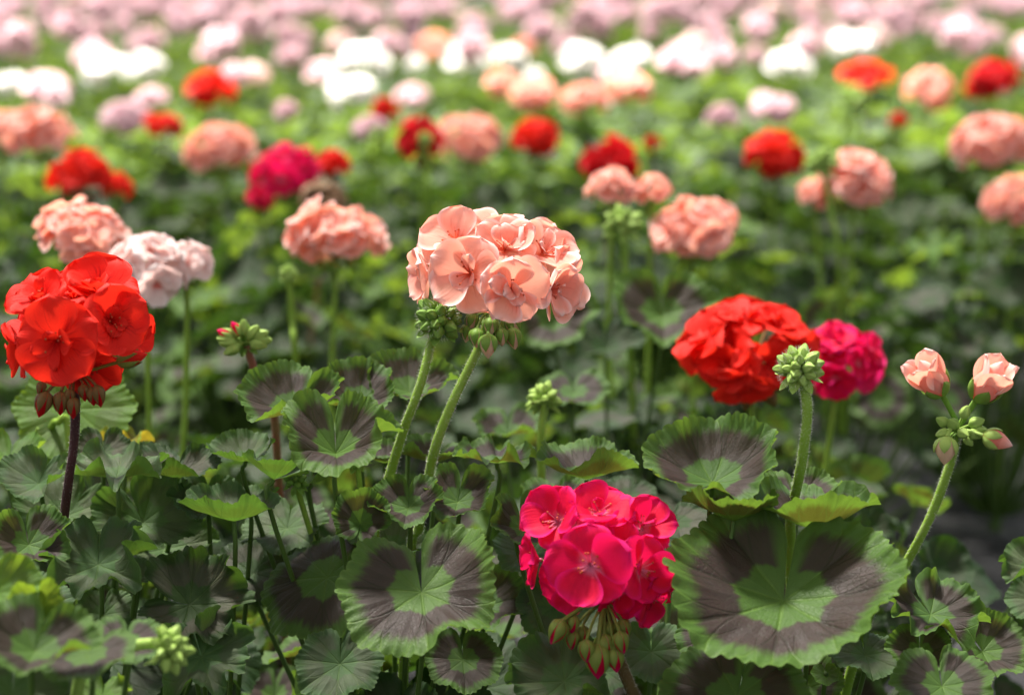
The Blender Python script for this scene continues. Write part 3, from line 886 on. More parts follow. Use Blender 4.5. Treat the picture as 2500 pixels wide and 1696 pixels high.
# ---- green bud on stalk standing right of centre
P, B = new_plant(1350, 1.68, 'geranium with one small lime green bud head, right below the central salmon flower')
trunk(P, B, .2, 2)
for i, a in enumerate([
    (1432, 1170, 1.50, 122, 88, 12, 60, 'bowl', 'leaf_zone', [(90, 25, 30)]),
    (1360, 1230, 1.58, 90, 80, -10, 0, 'cup', 'leaf_zone', []),
    (1535, 1210, 1.62, 75, 66, 20, 30, 'flat', 'leaf_faint', []),
    (1400, 960, 1.80, 90, 70, 0, 0, 'wavy', 'leaf_zone', []),
    (1240, 1060, 1.74, 90, 75, 0, 0, 'cup', 'leaf_zone', [])
    ]):
    add_leaf(P, B, *a[:9], 60 + i, a[9])
ck = at(1328, 975, 1.64)
add_stem(P, B, [ck, at(1326, 1010, 1.64), at(1322, 1150, 1.64), B + Vector((0, 0, .12))], .0026, .0028, 'stem', 7, 300)
add_bud_cluster(P, B, ck, Vector((.05, .55, .8)), .0125, 'bud_light', 44, nb=22, cap=120)
fill_leaves(P, B, 24, (.04, .21), (.01, .15), 4)

# ---- magenta plant
P, B = new_plant(1560, 1.46, 'low geranium with the bright magenta flower head and drooping olive buds, bottom centre')
trunk(P, B, .15, 3)
for i, a in enumerate([
    (1378, 1662, 1.40, 128, 56, -22, 75, 'ruff', 'leaf_grey', []),
    (1590, 1590, 1.49, 92, 46, 0, 0, 'wavy', 'leaf_grey', []),
    (1352, 1480, 1.49, 92, 42, -12, 0, 'wavy', 'leaf_grey', []),
    (1278, 1290, 1.44, 92, 54, 22, -10, 'bowl', 'leaf_zone', [(100, 30, 30)]),
    (1650, 1275, 1.56, 98, 76, 10, 0, 'flat', 'leaf_faint', []),
    (1480, 1640, 1.52, 60, 50, 0, 0, 'wavy', 'leaf_grey', [])]):
    add_leaf(P, B, *a[:9], 80 + i, a[9])
fill_leaves(P, B, 24, (.03, .17), (.01, .14), 5)
hub = at(1478, 1470, 1.375)
add_stem(P, B, [hub, at(1490, 1545, 1.378), at(1522, 1635, 1.39), at(1560, 1725, 1.40), at(1600, 1830, 1.42), B + Vector((0, 0, .02))], .0032, .0040, 'stem_brown', 8, 900)
MAG = [
    (1442, 1376, 1.335, -6, 6, 26, 5, 1, 22, .2),
    (1556, 1388, 1.352, 32, 8, 23, 5, 2, 32, 1.0),
    (1366, 1275, 1.372, -38, 36, 23, 5, 2, 40, .6),
    (1462, 1258, 1.375, 0, 62, 22, 5, 3, 34, 1.9),
    (1566, 1290, 1.376, 26, 50, 22, 5, 2, 40, 2.4),
    (1318, 1366, 1.378, -76, 0, 19, 5, 2, 30, .2),
    (1612, 1392, 1.380, 80, 6, 19, 5, 2, 30, .9),
    (1582, 1450, 1.368, 52, -30, 20, 5, 2, 34, .3),
    (1500, 1300, 1.39, 10, 80, 20, 5, 2, 30, .3),
    (1420, 1330, 1.42, 180, 40, 20, 5, 2, 30, .3),
    (1540, 1340, 1.42, 150, 30, 20, 5, 2, 30, .3),
    (1400, 1300, 1.39, -30, 60, 19, 5, 2, 30, .3),
    (1392, 1420, 1.372, -40, -18, 20, 5, 1, 30, .8),
    (1500, 1340, 1.362, 12, 30, 20, 5, 2, 34, 1.8),
    (1510, 1440, 1.372, 12, -20, 20, 5, 2, 30, 2.8),
]
for i, (px, py, d, az, el, rm, no, ni, op, ro) in enumerate(MAG):
    add_floret(P, B, at(px, py, d), facing(el, az), rm / 1000, 'magenta', 2000 + i * 7, no, max(0, ni - 1), op - 2, hub=hub, roll=ro, pw=.88)
for i, (px, py, L, fx) in enumerate([(1375, 1512, 13, -.5), (1400, 1500, 9, -.1), (1400, 1535, 10, -.1), (1422, 1525, 10, 0), (1432, 1560, 11, 0), (1460, 1570, 17, 0),
                            (1475, 1545, 15, .1), (1488, 1515, 10, .1), (1512, 1540, 11, .2), (1500, 1580, 12, .1), (1517, 1510, 10, .3)]):
    add_bud(P, B, at(px, py, 1.36 + .004 * (i % 4)), Vector((fx, -.1, -1)), L * 1.2 / 1000, 'magenta', 'calyx_olive', [.95, .8, .97, .9][i % 4], .02, hub=hub, fat=1.08)

# ---- right plant
P, B = new_plant(1960, 1.50, 'geranium with the largest leaf, a fuzzy green bud stalk and two half-open salmon buds')
trunk(P, B, .16, 4)
for i, a in enumerate([
    (1913, 1466, 1.355, 304, 64, -3, 10, 'giant', 'leaf_zone', [(-70, 14, 30), (75, 12, 32), (-25, -30, 20)], .06),
    (1740, 1180, 1.40, 158, 72, -6, 200, 'bowl', 'leaf_zone', [(180, -20, 60), (0, 22, 40)]),
    (1790, 1272, 1.385, 118, 98, -6, 20, 'bowl', 'leaf_zone', []),
    (1985, 1292, 1.40, 158, 95, 6, 30, 'bowl', 'leaf_zone', [(-100, 22, 30)]),
    (1945, 1225, 1.47, 105, 78, 0, 0, 'cup', 'leaf_zone', []),
    (2272, 1500, 1.44, 124, 66, 18, -20, 'ruff', 'leaf_zone', []),
    (2398, 1590, 1.48, 105, 52, 22, -40, 'cup', 'leaf_zone', []),
    (2246, 1596, 1.42, 80, 48, -12, 0, 'cup', 'leaf_zone', []),
    (2300, 1675, 1.37, 132, 60, 10, 0, 'wavy', 'leaf_zone', [(60, 25, 25)]),
    (1800, 1700, 1.37, 185, 48, -22, 10, 'flat', 'leaf_zone', []),
    (1745, 1545, 1.45, 100, 60, -20, 0, 'wavy', 'leaf_zone', []),
    (2015, 1645, 1.45, 36, 60, 0, 0, 'flat', 'leaf_fresh', []),
    (2112, 1600, 1.45, 92, 66, 10, 0, 'wavy', 'leaf_grey', []),
    (1960, 1680, 1.47, 95, 50, 0, 0, 'cup', 'leaf_zone', [])]):
    add_leaf(P, B, *a[:9], 120 + i, a[9], gap=a[10] if len(a) > 10 else .035)
fill_leaves(P, B, 26, (.03, .18), (.01, .15), 6, arc=(-230, 40))
ck = at(1950, 900, 1.405)
add_stem(P, B, [ck, at(1962, 935, 1.405), at(1971, 1010, 1.405), at(1957, 1130, 1.41), at(1936, 1240, 1.43), at(1930, 1350, 1.46), B + Vector((0, 0, .1))], .0028, .0033, 'stem', 9, 2600)
add_bud_cluster(P, B, ck, Vector((-.05, -.25, 1)), .0140, 'bud_light', 45, nb=24, cap=118, hairs=600)
hub = at(2338, 1048, 1.41)
add_stem(P, B, [hub, at(2325, 1115, 1.41), at(2272, 1260, 1.42), at(2186, 1420, 1.44), at(2100, 1560, 1.47), B + Vector((0, 0, .08))], .0024, .0032, 'stem', 10, 2400)
for (px, py, tx, ty, L) in ((2300, 962, 2262, 905, 25), (2382, 978, 2428, 912, 26)):
    p0 = at(px, py, 1.40); dr = at(tx, ty, 1.39) - p0
    b = add_bud(P, B, p0, dr, L * 1.15 / 1000, 'salmon', 'bud', .45, .10, hub=hub, fat=.92, name='opening_bud')
    for k in range(4):     # petals still wrapped round the core
        m = Matrix.Rotation(k * 1.6 + px, 4, 'Z') @ Matrix.Translation((.13, 0, .10)) @ Matrix.Rotation(R_(-80 + 5 * (k % 3)), 4, 'Y') @ Matrix.Diagonal((.97, .66, .5, 1))
        part('petal', petal_mesh(False, k + 3), b, m, M['salmon'])
add_bud(P, B, at(2400, 1062, 1.39), Vector((1, -.1, -.35)), .018, 'salmon', 'bud_light', .55, .1, hub=hub)
add_bud(P, B, at(2312, 1065, 1.39), Vector((-.1, -.2, -1)), .0165, 'cream', 'bud_light', .6, .1, hub=hub, fat=1.2)
for i, (dx, dy, L) in enumerate([(-45, -22, 9), (-40, 12, 9), (20, -50, 9), (50, -18, 10), (45, 15, 9), (8, 8, 9), (-12, -10, 10), (30, 35, 7), (-30, 30, 7), (62, 5, 10)]):
    p0 = at(2338 + dx * .55, 1048 + dy * .55, 1.40 - .003 * (i % 3))
    dr = Vector((dx, -18, -dy + 6))
    add_bud(P, B, p0, dr, L / 1000, 'bud_light', 'bud_light', .95, 0.0, hub=hub, fat=1.05)
a = Acc()
for k in range(9):
    V, F = bract_geo(.012, .0022)
    a.add(xf(V, Matrix.Translation(hub - B) @ Matrix.Rotation(k * .7, 4, 'Z') @ Matrix.Rotation(R_(20 + 10 * (k % 3)), 4, 'Y')), F)
part('bract', a.build('bract', [M['bud']]), P)

# ---- far right leaf group
P, B = new_plant(2610, 1.55, 'geranium mostly cut off by the right edge, only its green leaf rims in view')
trunk(P, B, .2, 5)
for i, a in enumerate([(2525, 1385, 1.50, 85, 60, -15, 0, 'ruff', 'leaf_grey', []), (2540, 1465, 1.52, 85, 50, -10, 0, 'wavy', 'leaf_grey', []), (2620, 1330, 1.55, 120, 70, 0, 0, 'cup', 'leaf_zone', [])]):
    add_leaf(P, B, *a[:9], 150 + i, a[9])
fill_leaves(P, B, 8, (.08, .24), (.02, .08), 8, arc=(-90, 90))

# ---- left red plant
P, B = new_plant(190, 1.55, 'geranium with large sharp orange-red flower head on a maroon stem at the left')
trunk(P, B, .2, 6)
for i, a in enumerate([
    (70, 1330, 1.42, 105, 52, 25, -10, 'cup', 'leaf_zone', [(80, 35, 25)]),
    (240, 1378, 1.42, 140, 62, 0, -4, 'ruff', 'leaf_grey', [(75, 45, 24), (-75, 26, 26)]),
    (350, 1275, 1.50, 132, 50, 14, -30, 'cup', 'leaf_grey', []),
    (95, 1180, 1.50, 95, 58, -10, 20, 'cup', 'leaf_grey', [(80, 25, 30)]),
    (285, 1165, 1.46, 130, 90, 5, 40, 'ruff', 'leaf_grey', []),
    (250, 1105, 1.55, 70, 60, 5, 0, 'cup', 'leaf_faint', []),
    (160, 1260, 1.52, 120, 60, 0, 40, 'cup', 'leaf_grey', []),
    (400, 1340, 1.52, 110, 60, 10, -40, 'bowl', 'leaf_grey', []),
    (60, 1480, 1.45, 120, 55, 10, 0, 'wavy', 'leaf_grey', []),
    (305, 1085, 1.60, 70, 96, 10, 60, 'ruff', 'leaf_yellow', []),
    (425, 1165, 1.50, 105, 86, 14, 10, 'bowl', 'leaf_faint', [(60, -28, 30)]),
    (185, 1000, 1.62, 150, 34, 6, 0, 'flat', 'leaf_fresh', []),
    (20, 1130, 1.56, 95, 80, -10, 0, 'bowl', 'leaf_fresh', []),
    (330, 1412, 1.46, 45, 60, 10, 180, 'cup', 'leaf_grey', []),
    (255, 1500, 1.48, 80, 50, 10, 0, 'wavy', 'leaf_grey', [])]):
    add_leaf(P, B, *a[:9], 160 + i, a[9], lobe=.06)
fill_leaves(P, B, 30, (.05, .24), (.01, .17), 9, mats=('leaf_plain', 'leaf_faint'))
hub = at(182, 915, 1.40)
add_stem(P, B, [hub, at(184, 990, 1.405), at(181, 1080, 1.41), at(168, 1170, 1.42), at(157, 1260, 1.44), at(152, 1350, 1.47), at(160, 1440, 1.50), B + Vector((0, 0, .1))], .0026, .0030, 'stem_dark', 11, 700)
RED = [
    (143, 830, 1.362, -8, 8, 26.5, 5, 4, 18, .25),
    (268, 785, 1.378, 36, 14, 24, 5, 4, 30, 1.3),
    (105, 735, 1.392, -38, 46, 22, 5, 3, 30, .5),
    (238, 722, 1.396, 18, 64, 25, 5, 3, 42, 2.1),
    (66, 850, 1.400, -70, -6, 19, 5, 2, 30, .3),
    (180, 735, 1.415, 0, 70, 22, 5, 3, 34, .3),
    (96, 790, 1.400, -50, 20, 20, 5, 2, 28, .3),
    (215, 880, 1.402, 30, -25, 22, 5, 2, 34, .3),
    (310, 810, 1.408, 78, 0, 20, 5, 2, 30, .3),
    (180, 800, 1.450, 180, 20, 24, 5, 2, 28, .3),
    (260, 760, 1.440, 120, 40, 22, 5, 2, 28, .3),
]
for i, (px, py, d, az, el, rm, no, ni, op, ro) in enumerate(RED):
    add_floret(P, B, at(px, py, d), facing(el, az), rm / 1000, 'red', 3000 + i * 7, no, ni, op, hub=hub, roll=ro)
for i, (px, py, L, fx) in enumerate([(116, 955, 16, -.35), (149, 955, 14, -.05), (178, 968, 13, 0), (170, 948, 10, 0), (203, 938, 10, .1), (235, 940, 13, .2), (222, 945, 11, .15), (104, 930, 9, -.2)]):
    add_bud(P, B, at(px, py, 1.385), Vector((fx, -.1, -1)), L / 1000, 'crimson', 'calyx_red', [.78, .85, .8, .9][i % 4], .04, hub=hub, fat=.95)
add_bud(P, B, at(285, 885, 1.39), Vector((1, -.1, .3)), .019, 'red', 'calyx_olive', .75, .1, hub=hub, fat=.8)
ck = at(118, 1060, 1.62)
add_stem(P, B, [ck, at(140, 1030, 1.60), at(172, 1110, 1.6), B + Vector((0, 0, .12))], .0022, .0026, 'stem', 12)
add_bud_cluster(P, B, ck, Vector((-.4, .3, -.6)), .013, 'bud_light', 46, nb=20)

# ---- lower left lobed plant
P, B = new_plant(520, 1.55, 'geranium with dark grey-green deeply lobed leaves at the lower left, without flowers')
trunk(P, B, .15, 7)
for i, a in enumerate([
    (462, 1476, 1.42, 138, 46, 4, -84, 'ruff', 'leaf_faint', [(60, 22, 30)]),
    (492, 1602, 1.40, 122, 48, 0, -20, 'ruff', 'leaf_grey', []),
    (572, 1272, 1.46, 118, 88, 14, 20, 'bowl', 'leaf_grey', [(40, 25, 30)]),
    (505, 1235, 1.50, 90, 66, -10, 0, 'cup', 'leaf_grey', []),
    (610, 1250, 1.50, 75, 84, 0, 90, 'cup', 'leaf_grey', [])]):
    add_leaf(P, B, *a[:9], 180 + i, a[9], lobe=.085)
fill_leaves(P, B, 14, (.03, .17), (.01, .12), 10, mats=('leaf_plain',), arc=(90, 300))

# ---- nearest plant at the left bottom corner
P, B = new_plant(60, 1.27, 'nearest geranium in the bottom left corner, with a pale green bud head on bent stem')
trunk(P, B, .1, 8)
for i, a in enumerate([
    (85, 1590, 1.20, 150, 62, 30, 20, 'cup', 'leaf_zone', [(60, 30, 30)]),
    (215, 1600, 1.22, 125, 74, -15, 20, 'flat', 'leaf_zone', []),
    (310, 1570, 1.26, 105, 76, 15, 0, 'wavy', 'leaf_zone', []),
    (92, 1480, 1.24, 95, 20, 10, 0, 'fold_', 'leaf_fresh', []),
    (-10, 1450, 1.24, 110, 50, 20, 0, 'cup', 'leaf_fresh', []),
    (30, 1690, 1.22, 140, 55, 10, 0, 'wavy', 'leaf_grey', []),
    (250, 1700, 1.30, 70, 70, 0, 0, 'ruff', 'leaf_fresh', [])]):
    add_leaf(P, B, *a[:9], 190 + i, a[9])
ck = at(412, 1585, 1.235)
add_stem(P, B, [ck, at(375, 1570, 1.235), at(310, 1582, 1.23), at(245, 1630, 1.23), at(185, 1710, 1.24), B + Vector((0, 0, .05))], .0027, .0034, 'bud_light', 13)
add_bud_cluster(P, B, ck, Vector((1, -.1, -.15)), .0125, 'bud_light', 47, nb=20, cap=120)
fill_leaves(P, B, 8, (.05, .17), (.02, .1), 11)

# ================================================================== MIDDLE AND BACK PLANTS
def head_floret_acc(seed, rad, pets, nout, nin, open_):
    a = []
    for inner, k, m in floret_spec(seed, rad, nout, nin, open_, 6):
        V, F, uv = pets[k % len(pets)]
        a.append((xf(V, m), F, uv))
    return a

_fl = {}
def floret_mesh(k):
    k = k % 6
    if k not in _fl:
        a = Acc()
        for V, F, uv in head_floret_acc(5000 + k, 1.0, PET_MD, 5, 2, 20): a.add(V, F, uv)
        _fl[k] = a.build('floret', [M['salmon']])
    return _fl[k]

def head_layout(seed, nf, cap=105):
    r = random.Random(seed)
    L = []
    for k in range(nf):
        ph = math.acos(1 - (1 - math.cos(R_(cap))) * (k + .5) / nf)
        th = k * 2.39996 + r.uniform(-.25, .25)
        d = Vector((math.sin(ph) * math.cos(th), math.sin(ph) * math.sin(th), math.cos(ph)))
        L.append(((d + Vector((r.uniform(-.3, .3), r.uniform(-.3, .3), r.uniform(-.2, .2)))) * r.uniform(.94, 1.10), r.uniform(.85, 1.15), r.uniform(0, 6.28), r.randrange(6)))
    return L

_under = {}
def under_mesh(seed, green='bud'):
    """pedicels and hanging buds below a unit head"""
    key = (seed % 4, green)
    if key not in _under:
        a = Acc(); r = random.Random(seed % 4 + 50)
        for k in range(12):
            th = k * 2.4; q = r.uniform(.15, .6)
            V, F, *_ = tube_geo([(0, 0, -.55), (math.cos(th) * q * .4, math.sin(th) * q * .4, -.25), (math.cos(th) * q, math.sin(th) * q, .1)], .035, .03, 5, 5)
            a.add(V, F)
        for k in range(9):
            th = k * 2.4 + 1; q = r.uniform(.12, .36)
            V, F = bud_core_geo(6, 6)
            m = mtx_at(Vector((math.cos(th) * q, math.sin(th) * q, -.62 + r.uniform(0, .15))), Vector((math.cos(th) * .5, math.sin(th) * .5, -1))) @ Matrix.Diagonal((.34, .34, .34, 1))
            a.add(xf(V, m), F)
        _under[key] = a.build('flower_head', [M[green]])
    return _under[key]

_hl = {}
def far_head_mesh(seed):
    k = seed % 6
    if k not in _hl:
        a = Acc()
        for d, s, ro, v in head_layout(700 + k, 13 + k % 3):
            m = mtx_at(d * .52, d, ro)
            for V, F, uv in head_floret_acc(900 + k * 31 + v, .52 * s, PET_LO, 5, 2, 30):
                a.add(xf(V, m), F, uv, 0)
        r = random.Random(k)
        for j in range(6):
            V, F = bud_core_geo(5, 4)
            th = j * 1.1
            a.add(xf(V, mtx_at(Vector((math.cos(th) * .2, math.sin(th) * .2, -.3)), Vector((math.cos(th), math.sin(th), -2))) @ Matrix.Diagonal((.3, .3, .3, 1))), F, mat=1)
        _hl[k] = a.build('flower_head', [M['salmon'], M['bud']])
    return _hl[k]

FOL = {}
def foliage_template(k, n, rmax, ztop):
    r = random.Random(4000 + k)
    out = []
    for i in range(n):
        f = math.sqrt((i + .5) / n)
        a = i * 2.39996 + r.uniform(-.3, .3)
        rad = rmax * f * r.uniform(.85, 1.1)
        z = ztop * (1 - .45 * f ** 2) - r.uniform(0, .09)
        el = R_(90 - 50 * f + r.uniform(-28, 22))
        nrm = Vector((math.cos(a) * math.cos(el), math.sin(a) * math.cos(el), math.sin(el))) + Vector((r.uniform(-.25, .25), r.uniform(-.25, .25), 0))
        Rm = r.uniform(.020, .037)
        Mx = Matrix.Translation((math.cos(a) * rad, math.sin(a) * rad, z)) @ frame(nrm, Vector((math.cos(a), math.sin(a), -.1))) @ Matrix.Diagonal((Rm, Rm, Rm, 1))
        out.append((Mx, r.randrange(8), i))
    return out
MID_T = [foliage_template(k, 40, .17, .335) for k in range(5)]
MPRE = ['cup', 'bowl', 'wavy', 'ruff', 'funnel', 'bowl', 'cup', 'flat']

_st = {}
def branch_mesh(k, tpl):
    if k not in _st:
        a = Acc()
        for Mx, v, i in tpl:
            p = Mx.translation
            V, F, *_ = tube_geo([tuple(p), (p.x * .6, p.y * .6, p.z * .6), (p.x * .1, p.y * .1, .02)], .0014, .0020, 5, 5)
            a.add(V, F)
        V, F, *_ = tube_geo([(0, 0, 0), (.005, .003, .08), (0, 0, .2)], .006, .004, 5, 7)
        a.add(V, F)
        _st[k] = a.build('branching_stem', [M['petiole']])
    return _st[k]

_ff = {}
def far_foliage_mesh(k):
    if k not in _ff:
        a = Acc()
        for Mx, v, i in foliage_template(50 + k, 60, .20, .345):
            V, F, uv = leaf_geo(600 + v, nr=4, nt=26, preset=MPRE[v], teeth=9)
            a.add(xf(V, Mx), F, uv)
        V, F, *_ = tube_geo([(0, 0, 0), (.005, .003, .08), (0, 0, .25)], .006, .004, 5, 7)
        a.add(V, F)
        _ff[k] = a.build('foliage', [M['leaf_far']], 'polar')
    return _ff[k]

def leafy(plant, k, rot, scale=1.0, lod=0, mats=('leaf_zone',), r=None, zs=1.0):
    dark = plant.location.y < 3.65  # nearer rows get the foliage colour with shade painted in
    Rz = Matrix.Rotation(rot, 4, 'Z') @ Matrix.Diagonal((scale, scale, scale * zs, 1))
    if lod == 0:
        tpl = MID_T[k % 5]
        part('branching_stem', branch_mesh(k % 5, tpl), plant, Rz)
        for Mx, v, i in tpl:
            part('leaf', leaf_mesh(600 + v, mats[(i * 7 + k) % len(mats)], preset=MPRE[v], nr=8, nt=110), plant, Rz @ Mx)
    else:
        part('foliage', far_foliage_mesh(k % 4), plant, Rz, M['leaf_mid_shaded'] if dark else None)

def add_head(plant, base, p, rad, mat, seed, lod, nf=14, squash=.85, tilt=(0, 0), green='bud', stemmat='stem', cap=105, stem=True):
    Mw = Matrix.Translation(Vector(p) - base) @ Matrix.Rotation(tilt[0], 4, 'Y') @ Matrix.Rotation(tilt[1], 4, 'X') @ Matrix.Rotation(seed * 1.3, 4, 'Z') @ Matrix.Diagonal((rad, rad, rad * squash, 1))
    if lod == 0:
        h = part('flower_head', under_mesh(seed, green), plant, Mw)
        for d, s, ro, v in head_layout(seed, nf, cap):
            f = .56 * s * (13 / nf) ** .35
            part('floret', floret_mesh(v), h, mtx_at(d * .57, d, ro) @ Matrix.Diagonal((f, f, f, 1)), M[mat])
    else:
        h = part('flower_head', far_head_mesh(seed), plant, Mw, M[mat])
    if stem:
        pr = Vector(p) - base
        r = random.Random(seed)
        V, F, *_ = tube_geo([tuple(pr + Vector((0, 0, -rad * .4))), (pr.x * .85 + r.uniform(-.008, .008), pr.y * .85, pr.z * .66), (pr.x * .4, pr.y * .4, pr.z * .3), (0, 0, .02)], .0022, .0030, 9 if lod == 0 else 6, 7 if lod == 0 else 5)
        part('flower_stem', make_mesh('flower_stem', V, F, [M[stemmat]]), plant)
    return h

K = 2500 / 2324.0     # the table below is in pixels of a 2324 px wide view
MIDG = 'blurred geraniums in the middle of the bed'
# x, y, width, height, colour, depth, label, extras
ROWS = [
 (180, 520, 225, 130, 'salmon', 1.85, 'soft-focus peach geranium behind and above the big red flower at the left', {}),
 (330, 600, 215, 170, 'blush', 1.80, 'whitish geranium with salmon centres just right of the large red flower', {'second': (425, 605, 130)}),
 (762, 530, 235, 150, 'salmon', 2.02, 'salmon geranium left of the central flower, nearest to it in the row behind', {'green': (655, 620, 50)}),
 (1388, 425, 120, 85, 'salmon', 2.12, 'sparse two-tuft salmon geranium, pinkish buds hanging below, right of the central flower', {'second': (1480, 435, 85), 'green': (1415, 510, 110)}),
 (1572, 512, 215, 150, 'salmon', 2.14, 'full salmon geranium between the sparse salmon one and the green bud stalk at the right', {}),
 (1940, 400, 215, 150, 'salmon', 2.50, 'salmon geranium at the right behind its own greenish bud head on pale stalk', {'second': (1850, 445, 85), 'green': (1868, 372, 100), 'gstem': (1905, 600)}),
 (2300, 450, 150, 120, 'salmon', 2.62, 'salmon geranium cut by the right edge of the picture', {}),
 (2250, 315, 195, 130, 'salmon', 2.75, 'round salmon geranium near the right edge, below the dark red one', {}),
 (1700, 782, 345, 190, 'red', 1.74, 'large blurred scarlet geranium behind the fuzzy green bud on the right', {'cr': 1}),
 (1902, 808, 205, 170, 'magenta', 1.84, 'blurred magenta geranium touching the right side of the large scarlet one', {}),
 (190, 388, 160, 120, 'red', 2.72, 'red geranium at the left above the peach flower', {'second': (262, 425, 75)}),
 (85, 300, 190, 120, 'salmon', 2.95, 'salmon geranium above and left of the mid-left red one', {'second': (5, 300, 110)}),
 (502, 330, 168, 115, 'salmon', 2.95, 'dome-shaped salmon geranium between the left red flowers and the blurred magenta one', {}),
 (655, 385, 175, 135, 'magenta', 2.70, 'blurred magenta geranium in the upper left half, brown withered head before it', {'second': (590, 450, 70), 'brown': (735, 458, 105)}),
 (757, 370, 78, 75, 'red', 2.80, 'small red geranium right beside the upper left magenta one', {}),
 (955, 312, 120, 125, 'crimson', 2.85, 'red geranium above the central flower with a green bud showing in front of its middle', {'green': (966, 315, 40)}),
 (873, 247, 75, 65, 'red', 3.45, 'small red geranium just left above the red one with the green bud', {}),
 (1068, 308, 150, 115, 'salmon', 3.05, 'salmon geranium directly above the central flower between two red ones', {}),
 (1217, 305, 122, 90, 'red', 3.15, 'red geranium right of the salmon one above the centre', {}),
 (1385, 362, 138, 105, 'crimson', 2.90, 'dark red geranium directly behind the sparse salmon tufts', {}),
 (1482, 325, 45, 40, 'crimson', 3.10, 'tiny dark red geranium bloom right of the dark red one near the centre', {}),
 (1752, 348, 140, 105, 'red', 2.90, 'pointed red geranium left of the salmon one with the green buds', {}),
 (835, 285, 85, 55, 'pink', 3.30, 'small pale pink geranium below the small upper red one', {}),
 (377, 282, 98, 62, 'red', 3.30, 'low flat red geranium in the upper left, below the brighter red one', {}),
 (477, 195, 130, 85, 'red', 3.80, 'red geranium in the upper left just below the pale pink rows', {}),
 (1957, 172, 125, 65, 'red', 3.95, 'flat red geranium high at the right directly below a sunlit white one', {'green': (1935, 225, 90)}),
 (2040, 272, 50, 50, 'red', 3.30, 'small red bloom low beneath the flat red geranium at the right', {}),
 (2245, 180, 128, 105, 'crimson', 3.80, 'deep red round geranium near the upper right corner', {}),
 (2110, 195, 130, 100, 'salmon', 3.85, 'salmon geranium between the two red ones at the upper right', {}),
 (1215, 215, 110, 85, 'salmon', 3.75, 'left of the two joined salmon geraniums above the centre', {}),
 (1325, 222, 120, 75, 'salmon', 3.70, 'right of the two joined salmon geraniums above the centre', {}),
 (1432, 195, 115, 75, 'salmon', 3.90, 'salmon geranium standing right below a sunlit white one', {}),
 (1140, 185, 95, 65, 'salmon', 3.98, 'small salmon geranium below two sunlit white ones near the centre', {}),
 (985, 102, 95, 70, 'salmon', 4.95, 'orange-salmon geranium rising between the sunlit white ones at the top', {}),
 (1190, 105, 65, 45, 'salmon', 5.00, 'small salmon bloom half hidden behind the sunlit white geraniums', {}),
 (240, 162, 132, 72, 'white', 4.35, 'larger of the two joined sunlit white geraniums at the upper left', {}),
 (333, 143, 95, 58, 'white', 4.50, 'smaller sunlit white geranium touching the larger one at the upper left', {}),
 (22, 190, 75, 55, 'white', 4.20, 'sunlit white geranium at the left edge of the picture', {}),
 (825, 133, 128, 68, 'white', 4.55, 'sunlit white geranium at the top left of centre, upper of two', {}),
 (805, 205, 118, 66, 'white', 4.10, 'sunlit white geranium just under another white one, left of centre', {}),
 (942, 143, 48, 50, 'white', 4.50, 'tiny sunlit white bloom below the orange-salmon geranium at the top', {}),
 (1055, 130, 112, 66, 'white', 4.55, 'sunlit white geranium right of the orange-salmon one at the top', {}),
 (1155, 128, 88, 60, 'white', 4.60, 'narrow sunlit white geranium joined to the right of another white one, top centre', {}),
 (1210, 172, 52, 48, 'white', 4.25, 'tiny sunlit white bloom between salmon geraniums above the centre', {}),
 (1320, 130, 118, 66, 'white', 4.58, 'sunlit white geranium standing alone at the top, right of centre', {}),
 (1430, 138, 100, 66, 'white', 4.50, 'sunlit white geranium above a salmon one at the top, right of centre', {}),
 (1790, 143, 112, 70, 'white', 4.45, 'sunlit white geranium lower left of the highest white one at the right', {}),
 (1940, 103, 108, 66, 'white', 4.85, 'highest sunlit white geranium, above the flat red one at the right', {}),
 (1555, 140, 145, 75, 'pink', 4.60, 'wide pale pink geranium right of the row of sunlit white ones', {}),
 (112, 200, 125, 90, 'pink', 3.95, 'pink geranium at the upper left right of the edge white one', {}),
 (285, 262, 125, 60, 'pink', 3.55, 'wide pale pink geranium left of the low flat red one', {}),
 (340, 222, 85, 60, 'pink', 3.80, 'small pale pink geranium above the low flat red one', {}),
 (650, 247, 62, 50, 'pink', 3.65, 'small lone pale pink geranium left above the upper left magenta one', {}),
 (533, 168, 75, 60, 'pink', 4.20, 'pale pink geranium peeping out right behind the upper left red one', {}),
 (1640, 260, 85, 62, 'pink', 3.55, 'pale pink geranium standing alone above the full salmon one at the right', {}),
 (1760, 247, 118, 55, 'pink', 3.70, 'wide pale pink geranium above the pointed red one', {}),
 (935, 215, 90, 55, 'pink', 3.95, 'pale pink geranium behind the small upper red one', {}),
 (735, 160, 85, 60, 'pink', 4.40, 'pale pink geranium left of the pair of sunlit white ones', {}),
]
occupied = []
SHORT = []
SHORTN = {0: 'soft peach flower at left', 1: 'whitish flower at left', 2: 'salmon flower left of centre', 3: 'sparse salmon tufts', 4: 'full salmon flower right of centre', 5: 'salmon flower with the green bud head',
          6: 'salmon flower cut by right edge', 7: 'round salmon flower near right edge', 8: 'large blurred scarlet flower', 9: 'blurred magenta flower at right', 10: 'mid-left red flower', 11: 'salmon flower at upper left',
          12: 'dome-shaped salmon flower', 13: 'upper left magenta flower', 15: 'red flower above the centre', 17: 'salmon flower directly above the centre', 18: 'red flower right above the centre',
          19: 'dark red flower behind the salmon tufts', 21: 'pointed red flower'}
pr = random.Random(11)
